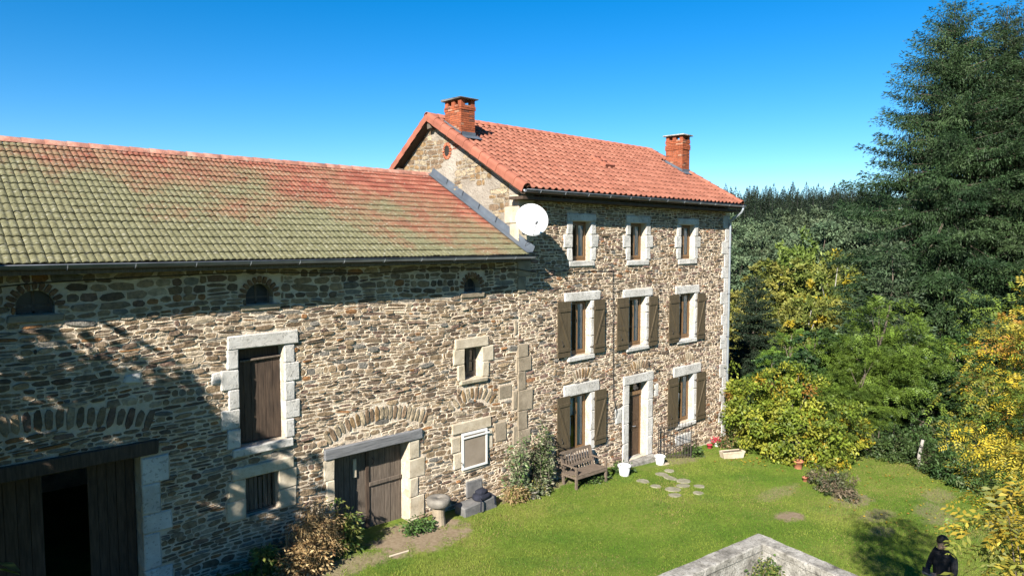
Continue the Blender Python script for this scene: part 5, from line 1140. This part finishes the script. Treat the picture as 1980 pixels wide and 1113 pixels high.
pot(1543, 905, .16, .28, 'terracotta pot standing under the big shrub'); pot(1557, 930, .09, .15, 'small dark red pot lying near the dry clump'); pot(1030, 962, .16, .22, 'grey clay pot at the foot of the climbing plants', 'millstone')
o, p = pot(1386, 862, .11, .16, 'pale pot of red flowers at the house corner', 'white_plastic')
v, f, c = leaves(np.random.default_rng(5).normal(size=(160, 3)) * np.array([.08, .08, .04]) + np.array([0, 0, .2]), np.random.default_rng(6).normal(size=(160, 3)), np.random.default_rng(9).normal(size=(160, 3)), .07, .06, np.full((160, 3), 1.)); me = np_mesh('flowers', v, f, c); stuff(link('flowers', me, 'flower_red', o))
o, p = pot(1372, 866, .10, .15, 'red plastic pot beside the pale flower pot', 'flower_red')

# ------------------------------------------------------------------ lawn grass
def grass():
    rg = np.random.default_rng(12); n = 380000; x = rg.uniform(3.0, 27.5, n); y = rg.uniform(2.0, 12.95, n)
    k = (x * .55 > y - 9.9) ; k &= ~((y > 12.7) & (x < 12))
    bare = np.zeros(n)
    for (bx, by, rx, ry, s) in BARE: d = ((x - bx) / rx) ** 2 + ((y - by) / ry) ** 2; bare = np.maximum(bare, s * np.clip(1.4 - d + .7 * np.sin(x * 5 + y * 3) * np.sin(y * 6 - x * 2) + .4 * np.sin(x * 13 - y * 9), 0, 1))
    k &= rg.random(n) > bare
    for q in FLAGS: p = at_ground(q[0], q[1]); k &= (((x - p.x) / q[2]) ** 2 + ((y - p.y) / q[3]) ** 2) > rg.uniform(.5, 1.0, n)
    k &= ~((x > 17.0) & (x < 18.6) & (y > 12.25))
    x = x[k]; y = y[k]; n = len(x); z = np.array([gz(a, b) for a, b in zip(x.tolist(), y.tolist())])
    patch = .5 + .5 * np.sin(x * .8 + 2 * np.sin(y * .5)) * np.sin(y * 1.1 + np.sin(x * .7)); patch = (patch + .35 * np.sin(x * 3.1 + y * 2) * np.sin(y * 4.3 - x)).clip(0, 1)
    tuft = rg.random(n) < .05 * (np.sin(x * 2.3 + np.sin(y * 3)) * np.sin(y * 2.9 - x) > .35); h = rg.uniform(.012, .034, n) * (1 + .5 * patch) * np.where(tuft, 2.2, 1); a = rg.uniform(0, 2 * PI, n); w_ = rg.uniform(.006, .011, n); l = rg.uniform(0, .04, n); la = rg.uniform(0, 2 * PI, n)
    b = np.stack([x, y, z - .004], 1); s = np.stack([np.cos(a) * w_, np.sin(a) * w_, np.zeros(n)], 1); t = b + np.stack([np.cos(la) * l, np.sin(la) * l, h], 1)
    v = np.stack([b - s, b + s, t], 1).reshape(-1, 3); base = np.array([.125, .225, .024]) * (1 - patch[:, None]) + np.array([.25, .30, .055]) * patch[:, None]
    dry = rg.random(n) < (.05 + .22 * ((np.sin(x * .9 + 1.7 * np.sin(y * .8 + 1)) * np.sin(y * 1.3 + 1.4 * np.sin(x * .55))) > .45) + .10 * (x > 18.5) * (y < 9)); base[dry] = np.array([.30, .25, .10]); clo = (np.sin(x * 1.9 + 3 * np.sin(y * .7)) * np.sin(y * 2.2 + 2 * np.sin(x * .6)) > .55) & (rg.random(n) < .7); base[clo] = base[clo] * np.array([.62, .80, .8]); base *= (1 + rg.normal(0, .18, (n, 1))).clip(.5, 1.6)
    me = np_mesh('grass', v, np.arange(3 * n).reshape(-1, 3), np.repeat(base, 3, 0)); o = link('grass', me, 'grass_blade'); stuff(o); tag(o, 'short bright green lawn grass in front of the house', 'grass')
grass()
def litter():
    rg = np.random.default_rng(14); n = 260; x = np.concatenate([rg.uniform(19, 25, n), rg.normal(21.2, .6, 90)]); y = np.concatenate([rg.uniform(3, 9, n), rg.normal(11.0, .5, 90)]); z = np.array([gz(a, b) + .05 for a, b in zip(x, y)]); m = len(x)
    v, f, c = leaves(np.stack([x, y, z], 1), rg.normal(size=(m, 3)) * np.array([1, 1, .2]), rg.normal(size=(m, 3)) * .3 + np.array([0, 0, 1]), .08, .05, palette(rg, m, YEL, [3, 2, 2, 1, 2])); me = np_mesh('fallen_leaves', v, f, c); o = link('fallen_leaves', me, 'leaf'); stuff(o); tag(o, 'fallen yellow leaves scattered over the lawn', 'leaves')
litter()

# ------------------------------------------------------------------ person
def person():
    d = ray(1828, 1049); dep = 12.2; hp = CAM + d * dep; g = gz(hp.x, hp.y); o = thing('person', 'person in dark jacket standing in tree shade, looking down at a handheld controller', 'person', (hp.x, hp.y, g), world=False)
    face = Vector((-.75, .35, 0)).normalized(); o.rotation_euler.z = math.atan2(face.y, face.x); Hd = hp.z - g; k = Hd / 1.58
    # local: +x forward, +y left
    J = {'pel': (0, 0, .95, .15, .13), 'ab': (.01, 0, 1.1, .15, .12), 'chest': (-.01, 0, 1.28, .185, .13), 'nb': (.0, 0, 1.42, .09, .08), 'nk': (.03, 0, 1.48, .055, .055),
         'shl': (0, .17, 1.38, .07, .07), 'ell': (.06, .24, 1.12, .05, .05), 'wrl': (.27, .10, 1.10, .036, .036), 'shr': (0, -.17, 1.38, .07, .07), 'elr': (.06, -.24, 1.12, .05, .05), 'wrr': (.27, -.10, 1.10, .036, .036),
         'hl': (0, .09, .9, .1, .1), 'kl': (.03, .10, .5, .062, .062), 'al': (0, .11, .09, .045, .045), 'tl': (.16, .12, .04, .04, .03), 'hr': (0, -.09, .9, .1, .1), 'kr': (.03, -.10, .5, .062, .062), 'ar': (0, -.11, .09, .045, .045), 'tr': (.16, -.12, .04, .04, .03)}
    E_ = [('pel', 'ab'), ('ab', 'chest'), ('chest', 'nb'), ('nb', 'nk'), ('chest', 'shl'), ('shl', 'ell'), ('ell', 'wrl'), ('chest', 'shr'), ('shr', 'elr'), ('elr', 'wrr'), ('pel', 'hl'), ('hl', 'kl'), ('kl', 'al'), ('al', 'tl'), ('pel', 'hr'), ('hr', 'kr'), ('kr', 'ar'), ('ar', 'tr')]
    def skin(name, J, E_, root, mats, sub=2):
        ks = list(J); me = bpy.data.meshes.new(name); me.from_pydata([tuple(c * k for c in J[q][:3]) for q in ks], [(ks.index(a), ks.index(b)) for a, b in E_], []); ob = bpy.data.objects.new(name, me); COL.objects.link(ob)
        ob.modifiers.new('s', 'SKIN'); sv = me.skin_vertices[0].data
        for i, q in enumerate(ks): sv[i].radius = (J[q][3] * k, J[q][4] * k); sv[i].use_root = q == root
        ss = ob.modifiers.new('u', 'SUBSURF'); ss.levels = ss.render_levels = sub
        dg = bpy.context.evaluated_depsgraph_get(); nm = bpy.data.meshes.new_from_object(ob.evaluated_get(dg)); ob.modifiers.clear(); ob.data = nm; ob.name = name; nm.name = name
        for m_ in mats: nm.materials.append(MATS[m_])
        nm.polygons.foreach_set('use_smooth', [True] * len(nm.polygons)); ob.parent = o; return ob
    b = skin('body', J, E_, 'pel', ['jacket', 'jeans'])
    for p in b.data.polygons: p.material_index = 1 if p.center.z < .93 * k else 0
    bm = bmesh.new(); bmesh.ops.create_uvsphere(bm, u_segments=24, v_segments=18, radius=1)
    for v in bm.verts:
        x, y, z = v.co; fw = max(0, x)
        v.co = Vector((x * (.098 + .01 * (z < 0)) + (.012 if z < -.2 and x > 0 else 0), y * (.078 - .018 * max(0, -z)), z * .122))
        if x > .9 and abs(y) < .25 and -.35 < z < .1: v.co.x += .02
        if x > .6 and .05 < z < .25 and .2 < abs(y) < .5: v.co.x -= .008
    bmesh.ops.rotate(bm, verts=bm.verts, cent=(0, 0, 0), matrix=Matrix.Rotation(.45, 3, 'Y')); bmesh.ops.scale(bm, vec=(k,) * 3, verts=bm.verts); bmesh.ops.translate(bm, vec=(.06 * k, 0, 1.60 * k), verts=bm.verts)
    me = bpy.data.meshes.new('head'); bm.to_mesh(me); bm.free(); hd = link('head', me, 'skin', o, True)
    bm = bmesh.new(); bmesh.ops.create_uvsphere(bm, u_segments=24, v_segments=16, radius=1)
    bmesh.ops.delete(bm, geom=[v for v in bm.verts if v.co.z < -.25 and v.co.x > -.3 or (v.co.x > .55 and v.co.z < .35)], context='VERTS')
    for v in bm.verts: q = 1 + R.uniform(-.03, .03); v.co = Vector((v.co.x * .108 * q - .006, v.co.y * .088 * q, v.co.z * .132 * q + .004))
    bmesh.ops.rotate(bm, verts=bm.verts, cent=(0, 0, 0), matrix=Matrix.Rotation(.45, 3, 'Y')); bmesh.ops.scale(bm, vec=(k,) * 3, verts=bm.verts); bmesh.ops.translate(bm, vec=(.06 * k, 0, 1.60 * k), verts=bm.verts)
    me = bpy.data.meshes.new('hair'); bm.to_mesh(me); bm.free(); link('hair', me, 'hair', hd, True)
    for s, nm in ((1, 'l'), (-1, 'r')):
        w0 = Vector((.27, .10 * s, 1.10)); Jh = {'w': (*w0, .03, .026), 'p': (.335, .085 * s, 1.105, .036, .018)}; Eh = [('w', 'p')]
        for i, (dy, ln) in enumerate(((.028, .055), (.010, .065), (-.008, .062), (-.024, .05))):
            a = (.35, .085 * s + dy, 1.105); m_ = (.35 + ln * .6, .075 * s + dy, 1.09); e_ = (.35 + ln * .75, .06 * s + dy, 1.06); Jh[f'a{i}'] = (*a, .011, .010); Jh[f'm{i}'] = (*m_, .009, .009); Jh[f'e{i}'] = (*e_, .008, .007); Eh += [('p', f'a{i}'), (f'a{i}', f'm{i}'), (f'm{i}', f'e{i}')]
        Jh['t0'] = (.31, .055 * s, 1.12, .012, .012); Jh['t1'] = (.35, .035 * s, 1.13, .010, .009); Eh += [('w', 't0'), ('t0', 't1')]; skin('hand', Jh, Eh, 'w', ['skin'], 1)
    c = thing('drone_controller', 'small pale grey handheld controller held by the person in dark jacket', 'controller', o.location, world=False); c.rotation_euler = o.rotation_euler
    MB().box(.33 * k, .42 * k, -.075 * k, .075 * k, 1.085 * k, 1.12 * k, bev=.012).build('case', 'phone', c); MB().box(.40 * k, .41 * k, -.07 * k, .07 * k, 1.125 * k, 1.20 * k).build('screen', 'navy_cloth', c)
person()
